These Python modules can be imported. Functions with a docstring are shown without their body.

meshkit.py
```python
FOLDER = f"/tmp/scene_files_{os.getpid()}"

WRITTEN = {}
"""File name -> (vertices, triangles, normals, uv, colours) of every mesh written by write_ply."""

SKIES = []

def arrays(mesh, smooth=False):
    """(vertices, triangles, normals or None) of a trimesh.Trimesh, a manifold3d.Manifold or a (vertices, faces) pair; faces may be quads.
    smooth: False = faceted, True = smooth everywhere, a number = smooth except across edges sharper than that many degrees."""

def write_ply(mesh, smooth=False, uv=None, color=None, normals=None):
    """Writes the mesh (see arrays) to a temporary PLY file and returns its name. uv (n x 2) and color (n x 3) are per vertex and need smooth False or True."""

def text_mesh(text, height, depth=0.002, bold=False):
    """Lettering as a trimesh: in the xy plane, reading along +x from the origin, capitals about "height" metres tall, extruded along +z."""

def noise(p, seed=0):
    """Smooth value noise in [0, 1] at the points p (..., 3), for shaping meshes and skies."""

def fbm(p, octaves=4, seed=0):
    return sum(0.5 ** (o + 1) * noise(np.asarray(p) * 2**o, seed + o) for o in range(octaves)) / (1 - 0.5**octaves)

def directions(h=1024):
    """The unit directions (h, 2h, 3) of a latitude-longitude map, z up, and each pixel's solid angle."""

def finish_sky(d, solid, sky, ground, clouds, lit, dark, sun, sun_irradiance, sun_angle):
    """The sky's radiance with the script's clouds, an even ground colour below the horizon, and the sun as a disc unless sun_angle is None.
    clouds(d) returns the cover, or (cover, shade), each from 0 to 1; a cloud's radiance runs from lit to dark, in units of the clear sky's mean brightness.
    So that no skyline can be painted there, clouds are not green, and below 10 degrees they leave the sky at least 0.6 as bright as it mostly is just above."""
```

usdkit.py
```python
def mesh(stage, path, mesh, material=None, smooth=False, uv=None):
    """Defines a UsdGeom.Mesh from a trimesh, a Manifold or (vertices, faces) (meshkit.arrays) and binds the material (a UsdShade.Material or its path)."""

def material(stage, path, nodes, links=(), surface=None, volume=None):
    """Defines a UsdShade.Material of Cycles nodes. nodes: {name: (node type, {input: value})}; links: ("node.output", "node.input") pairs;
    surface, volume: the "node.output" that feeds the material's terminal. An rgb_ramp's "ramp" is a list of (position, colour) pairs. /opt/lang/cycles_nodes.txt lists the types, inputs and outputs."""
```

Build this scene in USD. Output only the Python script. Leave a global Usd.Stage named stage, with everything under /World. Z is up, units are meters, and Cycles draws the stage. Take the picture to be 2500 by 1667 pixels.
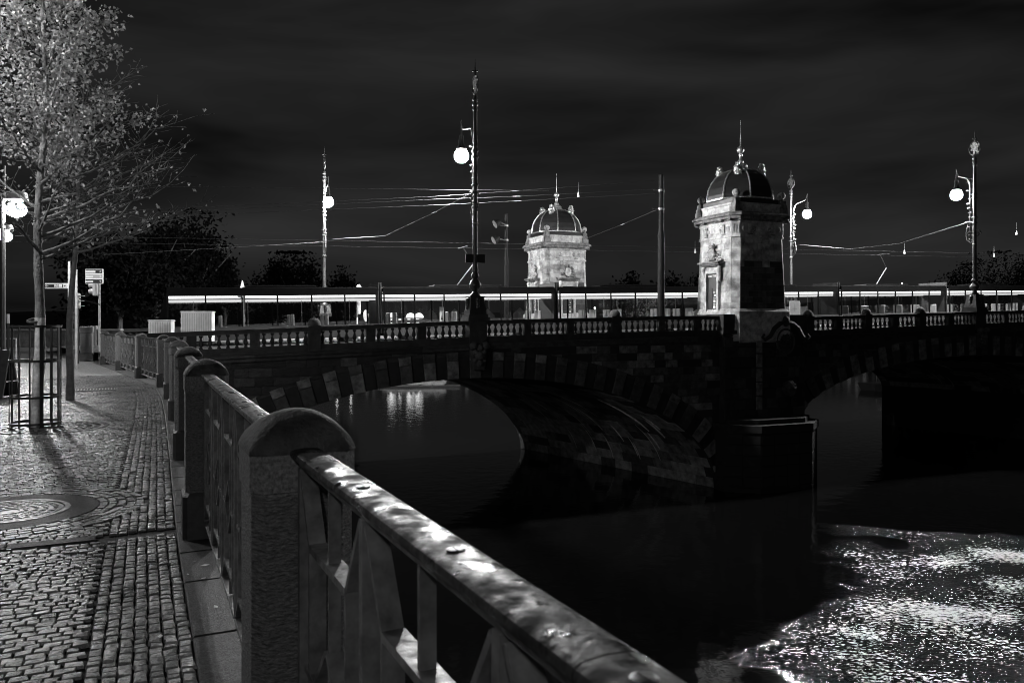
import math, random
import numpy as np, trimesh, usdkit, meshkit
from pxr import Usd, UsdGeom, UsdLux, UsdShade, Gf, Sdf
from shapely.geometry import Polygon, box as sbox, Point
from shapely.ops import unary_union

stage = Usd.Stage.CreateInMemory()
UsdGeom.SetStageUpAxis(stage, 'Z'); UsdGeom.SetStageMetersPerUnit(stage, 1.0)
W = UsdGeom.Xform.Define(stage, '/World'); stage.SetDefaultPrim(W.GetPrim())
UsdGeom.Scope.Define(stage, '/World/Looks')

# ------------------------------------------------------------------ camera, sky, light levels
EYE, FPX, HOR = 1.52, 1950.0, 792.0          # eye height (m), focal length and horizon in pixels of the 2500-wide photograph
cam = UsdGeom.Camera.Define(stage, '/World/camera')
cam.AddTranslateOp().Set(Gf.Vec3d(0, 0, EYE)); cam.AddRotateXOp().Set(90.0)
cam.CreateHorizontalApertureAttr(36.0); cam.CreateVerticalApertureAttr(36.0 * 1667 / 2500)
cam.CreateFocalLengthAttr(FPX / 2500 * 36)
cam.CreateVerticalApertureOffsetAttr(-(833.5 - HOR) / 2500 * 36)
cam.CreateFStopAttr(8.0); cam.CreateFocusDistanceAttr(9.0)
cam.CreateClippingRangeAttr(Gf.Vec2f(0.05, 5000)); cam.CreateExposureAttr(0.0)

L_BRIDGE, L_STREET, L_TRAM = 3300.0, 600.0, 1.7
HAZE = 0.0
SKY = 0.10
sky = UsdLux.DomeLight.Define(stage, '/World/sky')
sky.GetPrim().SetCustomDataByKey('kind', 'structure')
skym = usdkit.material(stage, '/World/Looks/night_sky', {
    'tc': ('texture_coordinate', {}),
    'st': ('sky_texture', {'sky_type': 'single_scattering', 'sun_disc': False, 'sun_elevation': math.radians(-7.0), 'sun_rotation': math.radians(60), 'ozone_density': 1.0}),
    'bw': ('rgb_to_bw', {}),
    'mp': ('mapping', {'scale': (1.0, 1.0, 5.0)}),
    'n1': ('noise_texture', {'scale': 1.9, 'detail': 4.0, 'roughness': 0.5, 'distortion': 0.3}),
    'rp': ('map_range', {'from_min': 0.33, 'from_max': 0.72, 'to_min': 0.004, 'to_max': 0.026}),
    'mx': ('math', {'math_type': 'add'}),
    'sc': ('math', {'math_type': 'multiply', 'value2': 0.25}),
    'up': ('math', {'math_type': 'multiply', 'value2': 10.0}),
    'cc': ('combine_color', {}), 'bg': ('background_shader', {'strength': SKY})},
    [('tc.generated', 'mp.vector'), ('mp.vector', 'n1.vector'), ('n1.fac', 'rp.value'), ('st.color', 'bw.color'), ('bw.val', 'sc.value1'), ('sc.value', 'mx.value1'), ('rp.result', 'mx.value2'), ('mx.value', 'up.value1'),
     ('up.value', 'cc.r'), ('up.value', 'cc.g'), ('up.value', 'cc.b'), ('cc.color', 'bg.color')], surface='bg.background')
UsdShade.MaterialBindingAPI.Apply(sky.GetPrim()).Bind(skym)

# ------------------------------------------------------------------ small kit
R = random.Random(7); NR = np.random.default_rng(11)
_count = {}
def path_for(parent, name):
    base = f'{parent}/{name}'; k = _count.get(base, 0); _count[base] = k + 1
    return base if k == 0 else f'{base}_{k:03d}'
def ppath(p): return '/World' if p is None else (p if isinstance(p, str) else str(p.GetPath()))
def setd(p, label=None, cat=None, group=None, kind=None):
    for k, v in (('label', label), ('category', cat), ('group', group), ('kind', kind)):
        if v: p.SetCustomDataByKey(k, v)
_loc = {}
def thing(name, label, cat, loc=(0, 0, 0), rot=0.0, group=None):
    x = UsdGeom.Xform.Define(stage, path_for('/World', name))
    x.AddTranslateOp().Set(Gf.Vec3d(*map(float, loc)))
    if rot: x.AddRotateZOp().Set(math.degrees(rot))
    setd(x.GetPrim(), label, cat, group); _loc[str(x.GetPath())] = np.array(loc, float)
    return x.GetPrim()
def part(name, mesh, m, parent=None, smooth=False, label=None, kind=None, cat=None, group=None, world=False):
    v, f = (mesh.vertices, mesh.faces) if isinstance(mesh, trimesh.Trimesh) else mesh
    v = np.asarray(v, float)
    if world:
        top = '/'.join(ppath(parent).split('/')[:3]); v = v - _loc[top]
    p = usdkit.mesh(stage, path_for(ppath(parent), name), (v, np.asarray(f)), M[m], smooth=smooth).GetPrim()
    setd(p, label, cat, group, kind); return p
def dup(src, label, loc, rot=0.0, group=None):
    cd = src.GetCustomData(); name = src.GetName().rstrip('0123456789').rstrip('_')
    x = UsdGeom.Xform.Define(stage, path_for('/World', name))
    x.GetPrim().GetReferences().AddInternalReference(src.GetPath())
    x.ClearXformOpOrder()
    x.GetPrim().RemoveProperty('xformOp:translate')
    x.AddTranslateOp().Set(Gf.Vec3d(*map(float, loc)))
    if rot or src.HasAttribute('xformOp:rotateZ'): 
        (x.AddRotateZOp()).Set(math.degrees(rot))
    setd(x.GetPrim(), label, cd['category'], group or cd.get('group')); x.GetPrim().SetInstanceable(True)
    return x.GetPrim()

def cat_(ms):
    ms = [m for m in ms if m is not None]; vs, fs, n = [], [], 0
    for v, f in ms:
        vs.append(np.asarray(v, float)); fs.append(np.asarray(f) + n); n += len(v)
    return np.vstack(vs), np.vstack(fs)
_BF = np.array([[0,2,1],[0,3,2],[4,5,6],[4,6,7],[0,1,5],[0,5,4],[1,2,6],[1,6,5],[2,3,7],[2,7,6],[3,0,4],[3,4,7]])
def hexa(p8): return np.asarray(p8, float), _BF.copy()
def box(c, s, ax=None):
    x, y, z = np.array(s, float) / 2
    v = np.array([[-x,-y,-z],[x,-y,-z],[x,y,-z],[-x,y,-z],[-x,-y,z],[x,-y,z],[x,y,z],[-x,y,z]])
    if ax is not None: v = v @ np.array(ax)
    return v + np.array(c, float), _BF.copy()
def _cpts(s, c):
    out = []
    for sx in (-1, 1):
        for sy in (-1, 1):
            for sz in (-1, 1):
                x, y, z = sx*s[0]/2, sy*s[1]/2, sz*s[2]/2
                out += [[x-sx*c, y-sy*c, z], [x-sx*c, y, z-sz*c], [x, y-sy*c, z-sz*c]]
    return np.array(out)
def _hullfaces():
    p = _cpts((1, 1, 1), .1); h = trimesh.convex.convex_hull(p)
    idx = [int(np.argmin(((p - v) ** 2).sum(1))) for v in h.vertices]
    return np.array(idx)[h.faces]
_CF = _hullfaces()
def cbox(c, s, ch, ax=None):
    ch = min(ch, .45 * min(s)); v = _cpts(s, ch)
    if ax is not None: v = v @ np.array(ax)
    return v + np.array(c, float), _CF.copy()
def grid_faces(nr, nc, close=True):
    f = []
    for i in range(nr - 1):
        for j in range(nc if close else nc - 1):
            a, b, c, d = i*nc + j, i*nc + (j+1) % nc, (i+1)*nc + (j+1) % nc, (i+1)*nc + j
            f += [[a, b, c], [a, c, d]]
    return f
def tube(pts, r, n=6, caps=True):
    p = np.array(pts, float); r = np.broadcast_to(np.array(r, float), (len(p),))
    t = np.gradient(p, axis=0); t /= np.maximum(np.linalg.norm(t, axis=1, keepdims=True), 1e-9)
    u = np.cross(t[0], [0, 0, 1.0] if abs(t[0][2]) < .9 else [1.0, 0, 0]); u /= np.linalg.norm(u)
    rings = []
    for i in range(len(p)):
        u = u - t[i] * (u @ t[i]); u /= max(np.linalg.norm(u), 1e-9); w = np.cross(t[i], u)
        a = np.arange(n) * 2 * np.pi / n
        rings.append(p[i] + r[i] * (np.cos(a)[:, None] * u + np.sin(a)[:, None] * w))
    v = np.vstack(rings); f = grid_faces(len(p), n)
    if caps:
        v = np.vstack([v, p[0], p[-1]]); k = len(v)
        for j in range(n):
            f += [[(j+1) % n, j, k-2], [(len(p)-1)*n + j, (len(p)-1)*n + (j+1) % n, k-1]]
    return v, np.array(f)
def lathe(prof, n=12, c=(0, 0, 0), ph=0.0, sq=None):
    a = np.arange(n) * 2*np.pi/n + ph
    v = np.vstack([np.stack([r*np.cos(a), r*np.sin(a), np.full(n, z)], 1) for r, z in prof])
    f = grid_faces(len(prof), n); v = np.vstack([v, [0, 0, prof[0][1]], [0, 0, prof[-1][1]]]); k = len(v)
    for j in range(n):
        f += [[(j+1) % n, j, k-2], [(len(prof)-1)*n + j, (len(prof)-1)*n + (j+1) % n, k-1]]
    return v + np.array(c, float), np.array(f)
def ball(c, r, sub=2, sc=(1, 1, 1)):
    m = trimesh.creation.icosphere(sub, r); return m.vertices * np.array(sc) + np.array(c, float), m.faces
def xf(m, o, ax, ay, az):
    v = np.asarray(m[0]); return np.array(o, float) + v[:, :1]*np.array(ax) + v[:, 1:2]*np.array(ay) + v[:, 2:3]*np.array(az), m[1]
def mv(m, o): return np.asarray(m[0]) + np.array(o, float), m[1]
def rz(m, a, o=(0, 0, 0)):
    c, s = math.cos(a), math.sin(a); v = np.asarray(m[0])
    return np.stack([v[:, 0]*c - v[:, 1]*s, v[:, 0]*s + v[:, 1]*c, v[:, 2]], 1) + np.array(o, float), m[1]
def extrude(poly, h):
    if poly.is_empty: return None
    gs = [g for g in getattr(poly, 'geoms', [poly]) if g.geom_type == 'Polygon' and g.area > 1e-5]
    out = []
    for g in gs:
        m = trimesh.creation.extrude_polygon(g, h, engine='earcut'); out.append((np.array(m.vertices), np.array(m.faces)))
    return cat_(out) if out else None
def stone(quad, nrm, th, gap=.01, bev=.012, jit=0.0):
    """A dressed stone: a quad face (4 points, counter-clockwise from outside) raised by th along nrm with bevelled edges."""
    q = np.array(quad, float); n = np.array(nrm, float); n /= np.linalg.norm(n); c = q.mean(0)
    def ins(d):
        out = []
        for i in range(4):
            a, b, e = q[i], q[(i+1) % 4], q[(i-1) % 4]
            u, w = b-a, e-a; lu, lw = np.linalg.norm(u), np.linalg.norm(w)
            out.append(a + u/lu*min(d, lu*.4) + w/lw*min(d, lw*.4))
        return np.array(out)
    b0 = ins(gap); t0 = ins(gap) + n*max(th-bev, 0); t1 = ins(gap+bev) + n*(th + jit)
    v = np.vstack([b0, t0, t1]); f = []
    for k in (0, 4):
        for i in range(4):
            a, b = k+i, k+(i+1) % 4; f += [[a, b, b+4], [a, b+4, a+4]]
    f += [[8, 9, 10], [8, 10, 11]]
    return v, np.array(f)
def at(x, y, Y): return np.array([(x-1250)/FPX*Y, Y, EYE - (y-HOR)*Y/FPX])
def fixn(m):
    t = trimesh.Trimesh(m[0], m[1], process=False); trimesh.repair.fix_normals(t); return t.vertices, t.faces

# ------------------------------------------------------------------ materials
M = {}
def mat(name, col, rough=.6, var=.25, scale=6.0, bump=0.0, bscale=30.0, metallic=0.0, spec=.5, island=0.0, rvar=0.0, stretch=(1, 1, 1), dist=.02, coat=0.0, detail=5.0, lo=None, patch=0.0):
    a, b = col*(1-var), col*(1+var)
    if lo is not None: a = lo
    nodes = {'g': ('geometry', {}), 'mp': ('mapping', {'scale': stretch}),
             'n': ('noise_texture', {'scale': scale, 'detail': detail, 'roughness': .62}),
             'r': ('rgb_ramp', {'ramp': [(.3, (a,)*3), (.7, (b,)*3)]}),
             'p': ('principled_bsdf', {'roughness': rough, 'metallic': metallic, 'specular_ior_level': spec, 'coat_weight': coat, 'coat_roughness': .12})}
    links = [('g.position', 'mp.vector'), ('mp.vector', 'n.vector'), ('n.fac', 'r.fac')]
    if island:
        nodes['ir'] = ('map_range', {'from_min': 0, 'from_max': 1, 'to_min': 1-island, 'to_max': 1+island})
        nodes['mm'] = ('mix', {'mix_type': 'multiply', 'fac': 1.0}); nodes['ic'] = ('combine_color', {})
        links += [('g.random_per_island', 'ir.value'), ('ir.result', 'ic.r'), ('ir.result', 'ic.g'), ('ir.result', 'ic.b'), ('r.color', 'mm.color1'), ('ic.color', 'mm.color2'), ('mm.color', 'p.base_color')]
    else: links += [('r.color', 'p.base_color')]
    if patch:                                            # damp and dirt in patches
        last = links[-1][0]; links[-1] = None; links = [l for l in links if l]
        nodes['pn'] = ('noise_texture', {'scale': 1.7, 'detail': 5.0, 'roughness': .6}); nodes['pr'] = ('rgb_ramp', {'ramp': [(.36, (1-patch,)*3), (.56, (1, 1, 1))]}); nodes['pm'] = ('mix', {'mix_type': 'multiply', 'fac': 1.0})
        links += [('g.position', 'pn.vector'), ('pn.fac', 'pr.fac'), ('pr.color', 'pm.color1'), (last, 'pm.color2'), ('pm.color', 'p.base_color')]
    if bump:
        nodes['b'] = ('noise_texture', {'scale': bscale, 'detail': 6.0, 'roughness': .6}); nodes['bp'] = ('bump', {'strength': bump, 'distance': dist})
        links += [('mp.vector', 'b.vector'), ('b.fac', 'bp.height'), ('bp.normal', 'p.normal')]
    if rvar:
        nodes['rr'] = ('map_range', {'from_min': .35, 'from_max': .65, 'to_min': max(rough-rvar, .05), 'to_max': rough+rvar, 'clamp': True})
        nodes['n2'] = ('noise_texture', {'scale': scale*2.3, 'detail': 4.0}); links += [('g.position', 'n2.vector'), ('n2.fac', 'rr.value'), ('rr.result', 'p.roughness')]
    M[name] = usdkit.material(stage, f'/World/Looks/{name}', nodes, links, surface='p.BSDF')
def emit(name, s, c=1.0):
    M[name] = usdkit.material(stage, f'/World/Looks/{name}', {'e': ('emission', {'color': (c,)*3, 'strength': s})}, [], surface='e.emission')

mat('granite', .13, .75, .6, 90, .9, 130, island=0, dist=.006, detail=3)
mat('granite_tooled', .14, .7, .6, 60, 1.0, 42, stretch=(1, 1, 2.6), dist=.03)
mat('granite_dome', .035, .8, .8, 14, .9, 60, dist=.012)
mat('granite_wet', .03, .5, .4, 20, .6, 90, dist=.006)
for i, c in enumerate((.10, .13, .165, .20, .25)): mat(f'sett_{i}', c, .36, .35, 40, .9, 70, rvar=.14, dist=.007, spec=.5, patch=.75)
mat('sett_mix', .165, .36, .35, 40, .9, 70, rvar=.14, dist=.007, island=.45, patch=.75)
mat('bed', .02, .9, .4, 20, .5, 60)
mat('slab', .03, .65, .5, 40, .7, 120, rvar=.1, dist=.004, spec=.2, patch=.5)
mat('paving', .09, .5, .5, 9.0, 1.0, 16, rvar=.12, dist=.05)
mat('asphalt', .05, .55, .3, 2.0, .5, 60, rvar=.1)
mat('soil', .03, .95, .4, 3, .5, 20)
mat('iron', .10, .45, .6, 14, .35, 60, rvar=.15, dist=.004)
mat('iron_dark', .018, .4, .4, 10, .2, 40, dist=.004)
mat('lamp_iron', .035, .5, .4, 14, .2, 60, spec=.35)
mat('bolt', .06, .3, .3, 60, .2, 90, metallic=.5)
mat('handrail', .02, .5, .85, 9, .6, 40, rvar=.34, metallic=.0, coat=.0, spec=.15, dist=.004, stretch=(1, 1, 1))
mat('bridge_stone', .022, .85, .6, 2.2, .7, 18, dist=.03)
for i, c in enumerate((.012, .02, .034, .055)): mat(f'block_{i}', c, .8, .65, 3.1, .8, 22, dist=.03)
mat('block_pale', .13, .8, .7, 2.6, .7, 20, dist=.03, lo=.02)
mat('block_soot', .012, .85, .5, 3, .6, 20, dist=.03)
mat('baluster', .014, .8, .5, 5, .5, 24)
for i, c in enumerate((.33, .40, .47)): mat(f'ashlar_{i}', c, .75, .4, 2.2, .5, 25, dist=.03, patch=.6)
for i, c in enumerate((.035, .05, .075)): mat(f'dark_ashlar_{i}', c, .8, .5, 3.5, .4, 25, dist=.02)  # darker stone for the lower courses on the river side of the towers
mat('ashlar_trim', .42, .7, .4, 4, .4, 25, dist=.02, patch=.5)
mat('weathered_trim', .13, .8, .75, 4, .5, 20, dist=.02)
mat('carving', .26, .75, .85, 9, .8, 30, dist=.03)
mat('carving_dark', .12, .75, .9, 9, .8, 30, dist=.03)
mat('dome_sheet', .012, .35, .4, 3, .2, 8)
mat('gilt', .62, .3, .35, 8, .4, 22, metallic=.85, rvar=.1, dist=.02)
mat('door_wood', .02, .45, .4, 6, .2, 20, stretch=(4, 4, 1))
mat('bark', .11, .8, .75, 14, 1.0, 36, stretch=(1, 1, .5), dist=.03)
mat('pale_bark', .42, .75, .45, 12, .8, 34, dist=.015)
mat('dark_bark', .045, .85, .5, 10, .8, 30, dist=.02)
mat('steel', .22, .4, .25, 6, .1, 30, metallic=.6)
mat('pole_paint', .008, .6, .4, 3, .1, 20, stretch=(1, 1, .3), spec=.12)
mat('galvanised', .4, .4, .25, 7, .1, 30, metallic=.4)
mat('cabinet', .62, .5, .12, 3, .05, 20)
mat('tram_panel', .05, .4, .12, 1.5, 0)
mat('tram_dark', .003, .7, .2, 1.5, 0, spec=.05)
mat('tram_inner', .28, .5, .1, 2, 0)
mat('wire', .04, .6, .2, 9, 0, spec=.3)
mat('rubber', .02, .7, .2, 9, 0)
mat('sign_white', .75, .4, .06, 8, 0)
mat('sign_grey', .35, .45, .1, 8, 0)
mat('sign_black', .015, .4, .1, 8, 0)
mat('boat_hull', .6, .35, .15, 4, 0)
mat('town_wall', .32, .85, .3, .25, 0)
mat('town_roof', .07, .8, .3, .4, 0)
mat('town_window', .02, .3, .2, 1, 0)
mat('hillside', .02, .95, .4, .05, 0)
mat('soffit_stone', .24, .8, .6, 2.4, .6, 20, dist=.03)  # paler than the other bridge stone: light thrown up from the water painted in
mat('stain', .62, .7, .4, 8, 0)
emit('bridge_globe', L_BRIDGE); emit('street_globe', L_STREET); emit('rear_globe', L_STREET*.45); emit('side_globe', L_STREET*.8); emit('tram_lamp', L_TRAM); emit('tram_lamp_low', L_TRAM*.5); emit('palace_glow', 2.2); emit('dim_window', .14); emit('small_light', 12.0)
def leafmat(name, c, tr, island, rough=.45, spec=.5):
    M[name] = usdkit.material(stage, f'/World/Looks/{name}', {
        'g': ('geometry', {}), 'r': ('rgb_ramp', {'ramp': [(0, (c*(1-island),)*3), (1, (c*(1+island),)*3)]}),
        'p': ('principled_bsdf', {'roughness': rough, 'specular_ior_level': spec}), 't': ('translucent_bsdf', {}), 'm': ('mix_closure', {'fac': tr})},
        [('g.random_per_island', 'r.fac'), ('r.color', 'p.base_color'), ('r.color', 't.color'), ('p.BSDF', 'm.closure1'), ('t.BSDF', 'm.closure2')], surface='m.closure')
leafmat('leaf', .62, .35, .6); leafmat('far_leaf', .006, .2, .4, .9, .05)
M['pane'] = usdkit.material(stage, '/World/Looks/pane', {'t': ('transparent_bsdf', {'color': (.97,)*3}), 'g': ('glossy_bsdf', {'roughness': .03, 'color': (.9,)*3}), 'f': ('layer_weight', {'blend': .5}), 'pw': ('math', {'math_type': 'power', 'value2': 4.0}),
    'ma': ('math', {'math_type': 'multiply_add', 'value2': .7, 'value3': .04}), 'm': ('mix_closure', {})},
    [('f.facing', 'pw.value1'), ('pw.value', 'ma.value1'), ('ma.value', 'm.fac'), ('t.BSDF', 'm.closure1'), ('g.BSDF', 'm.closure2')], surface='m.closure')
# river: calm black water; wind-ruffled water downstream, its lamp glitter painted in as white flecks
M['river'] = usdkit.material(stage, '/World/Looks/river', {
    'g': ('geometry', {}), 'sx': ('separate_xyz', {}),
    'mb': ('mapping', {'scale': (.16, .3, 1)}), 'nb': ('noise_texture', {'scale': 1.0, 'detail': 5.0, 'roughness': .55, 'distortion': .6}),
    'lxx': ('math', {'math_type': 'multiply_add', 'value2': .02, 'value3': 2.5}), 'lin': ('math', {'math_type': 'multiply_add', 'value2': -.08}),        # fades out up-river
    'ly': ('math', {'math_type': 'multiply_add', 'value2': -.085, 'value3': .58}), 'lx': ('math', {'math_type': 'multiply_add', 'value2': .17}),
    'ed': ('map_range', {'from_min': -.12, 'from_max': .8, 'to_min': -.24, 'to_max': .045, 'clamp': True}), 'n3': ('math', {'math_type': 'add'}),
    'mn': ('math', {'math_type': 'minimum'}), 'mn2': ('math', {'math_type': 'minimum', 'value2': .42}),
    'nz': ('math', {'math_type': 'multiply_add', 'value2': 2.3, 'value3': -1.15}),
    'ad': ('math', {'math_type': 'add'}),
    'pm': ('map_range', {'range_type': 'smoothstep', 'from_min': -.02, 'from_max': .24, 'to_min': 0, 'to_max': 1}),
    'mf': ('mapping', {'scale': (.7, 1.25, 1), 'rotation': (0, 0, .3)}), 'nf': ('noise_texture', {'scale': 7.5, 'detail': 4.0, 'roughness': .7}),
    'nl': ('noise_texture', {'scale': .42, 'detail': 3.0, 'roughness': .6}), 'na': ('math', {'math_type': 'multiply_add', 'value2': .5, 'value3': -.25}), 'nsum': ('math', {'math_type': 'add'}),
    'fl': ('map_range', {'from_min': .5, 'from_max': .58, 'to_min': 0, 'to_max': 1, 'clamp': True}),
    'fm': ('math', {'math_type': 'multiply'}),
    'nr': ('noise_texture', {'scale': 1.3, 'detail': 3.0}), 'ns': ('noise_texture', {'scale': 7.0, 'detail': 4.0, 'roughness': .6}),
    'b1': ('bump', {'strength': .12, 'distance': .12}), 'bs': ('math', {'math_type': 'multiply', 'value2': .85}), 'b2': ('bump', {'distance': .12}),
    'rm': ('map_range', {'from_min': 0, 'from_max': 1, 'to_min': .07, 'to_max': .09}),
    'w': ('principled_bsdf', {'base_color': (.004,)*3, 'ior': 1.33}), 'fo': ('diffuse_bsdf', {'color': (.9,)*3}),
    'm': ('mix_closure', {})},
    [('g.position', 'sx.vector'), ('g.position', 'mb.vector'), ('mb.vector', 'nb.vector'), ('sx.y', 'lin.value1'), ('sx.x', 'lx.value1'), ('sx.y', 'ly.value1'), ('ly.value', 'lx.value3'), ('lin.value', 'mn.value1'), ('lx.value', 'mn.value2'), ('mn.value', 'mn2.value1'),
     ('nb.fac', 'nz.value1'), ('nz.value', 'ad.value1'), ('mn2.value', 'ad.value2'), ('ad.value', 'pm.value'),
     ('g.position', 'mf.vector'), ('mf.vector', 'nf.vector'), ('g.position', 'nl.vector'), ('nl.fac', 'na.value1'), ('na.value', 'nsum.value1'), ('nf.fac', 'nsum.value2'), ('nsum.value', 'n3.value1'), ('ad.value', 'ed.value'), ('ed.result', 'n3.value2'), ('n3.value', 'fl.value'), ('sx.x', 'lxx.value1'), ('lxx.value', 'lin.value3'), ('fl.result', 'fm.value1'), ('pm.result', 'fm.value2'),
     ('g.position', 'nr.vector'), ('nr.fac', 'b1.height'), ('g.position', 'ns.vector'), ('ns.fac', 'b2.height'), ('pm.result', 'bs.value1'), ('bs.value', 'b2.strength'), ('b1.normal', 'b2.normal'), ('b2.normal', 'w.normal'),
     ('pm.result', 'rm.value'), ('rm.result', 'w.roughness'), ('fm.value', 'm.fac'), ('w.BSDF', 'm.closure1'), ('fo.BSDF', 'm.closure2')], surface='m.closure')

# ------------------------------------------------------------------ plan of the place
D = np.array([.9216, .388, 0]); N = np.array([.388, -.9216, 0]); A = np.array([-.598, .801, 0]); UP = np.array([0, 0, 1.0])
B0 = np.array([0, 39.72, 0]); WID = 18.0; WATER = -7.6
_pt = np.array([(-40, 1.0), (-18.5, 1.05), (-14.27, 1.24), (-1.14, 1.74), (9.1, 1.97), (13, 2.0), (18.1, 1.94), (37.84, 2.49), (90, 3.2)])
def ztop(t): return float(np.interp(t, _pt[:, 0], _pt[:, 1]))
def zdeck(t): return float(np.interp(t, [-30, -18.5, 90], [0, .34, 2.6]))
def BP(t, a=0.0, z=0.0, across=0.0): return B0 + D*t + N*a + A*across + UP*z     # a: out from the river face; across: over the bridge
RV = np.array([-.4361, .8999, 0]); WL = np.array([-.8999, -.4361, 0]); R0 = np.array([.51, 0, 0])
_w0 = np.array([(-30, 0), (2.6, 0), (6.4, -.07), (10, -.19), (14.1, -.32), (18, -.41), (21.5, -.39), (25.1, .05), (29.8, .6), (34.9, 1.26), (45, 2.6)])
def w0(s): return np.interp(s, _w0[:, 0], _w0[:, 1])
def PV(s, w, z=0.0): return R0 + RV*s + WL*(w + w0(s)) + UP*z

# ------------------------------------------------------------------ setting: land, pavement, road, river, far bank, hill
quay = [PV(s, -.27)[:2] for s in (-25, -5, 2.6, 6.4, 10, 14.1, 18, 21.5, 25.1, 29.8, 34.9)] + [(-17.3, 33.0), BP(-18.3)[:2], BP(-18.3, 0, 0, WID)[:2], (-110, 210), (-400, 230), (-400, -25)]
land = Polygon([tuple(map(float, p)) for p in quay])
lm = extrude(land, 9.0); emb = part('embankment', mv(lm, (0, 0, -9.03)), 'soil', kind='structure')
S_END = 27.0
pav_line = [PV(s, .2)[:2] for s in np.linspace(S_END, 35.5, 14)]
pv = Polygon([tuple(map(float, p)) for p in pav_line + [(-18.6, 35.5), (-60, 38), (-60, 25), PV(S_END, 30)[:2]]])
part('pavement', mv(extrude(pv.buffer(0), .028), (0, 0, -.03)), 'paving', kind='structure')
pavement = part('sett_bed', mv(extrude(Polygon([tuple(map(float, PV(s, w)[:2])) for s, w in [(-3, .2), (3, .2), (8, .2), (13, .2), (17, .2), (21, .2), (24, .2), (S_END, .2), (S_END, 30), (-3, 30)]]), .005), (0, 0, -.028)), 'bed', kind='structure')
rd = Polygon([(-18.8, 36.2), tuple(BP(-18.3, 0, 0, WID)[:2]), (-60, 62), (-120, 60), (-120, 40), (-60, 38.6)])
part('road', mv(extrude(rd, .02), (0, 0, -.026)), 'asphalt', kind='structure')
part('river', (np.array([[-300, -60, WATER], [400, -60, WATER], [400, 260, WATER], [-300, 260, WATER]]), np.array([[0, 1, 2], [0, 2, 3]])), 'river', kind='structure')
part('far_bank', mv(extrude(Polygon([(-400, 205), (-60, 215), (120, 205), (420, 150), (900, 150), (900, 900), (-900, 900), (-900, 205)]), 4), (0, 0, -8)), 'soil', kind='structure')
hp = []
xs = np.linspace(-500, 800, 60)
hz = 2 + 20*np.exp(-((xs-330)/190)**2) + 9*np.exp(-((xs+260)/160)**2) + 7*np.exp(-((xs-60)/90)**2) + 1.6*meshkit.fbm(np.stack([xs*.03, xs*0, xs*0], 1), 4, 3)
rows = [(430, 0), (480, .7), (540, 1), (640, .6)]
hv = np.vstack([np.stack([xs, np.full(60, y), -5 + (hz+5)*k], 1) for y, k in rows])
part('hill', (hv, np.array(grid_faces(4, 60, False))), 'hillside', kind='structure', smooth=True)

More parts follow.
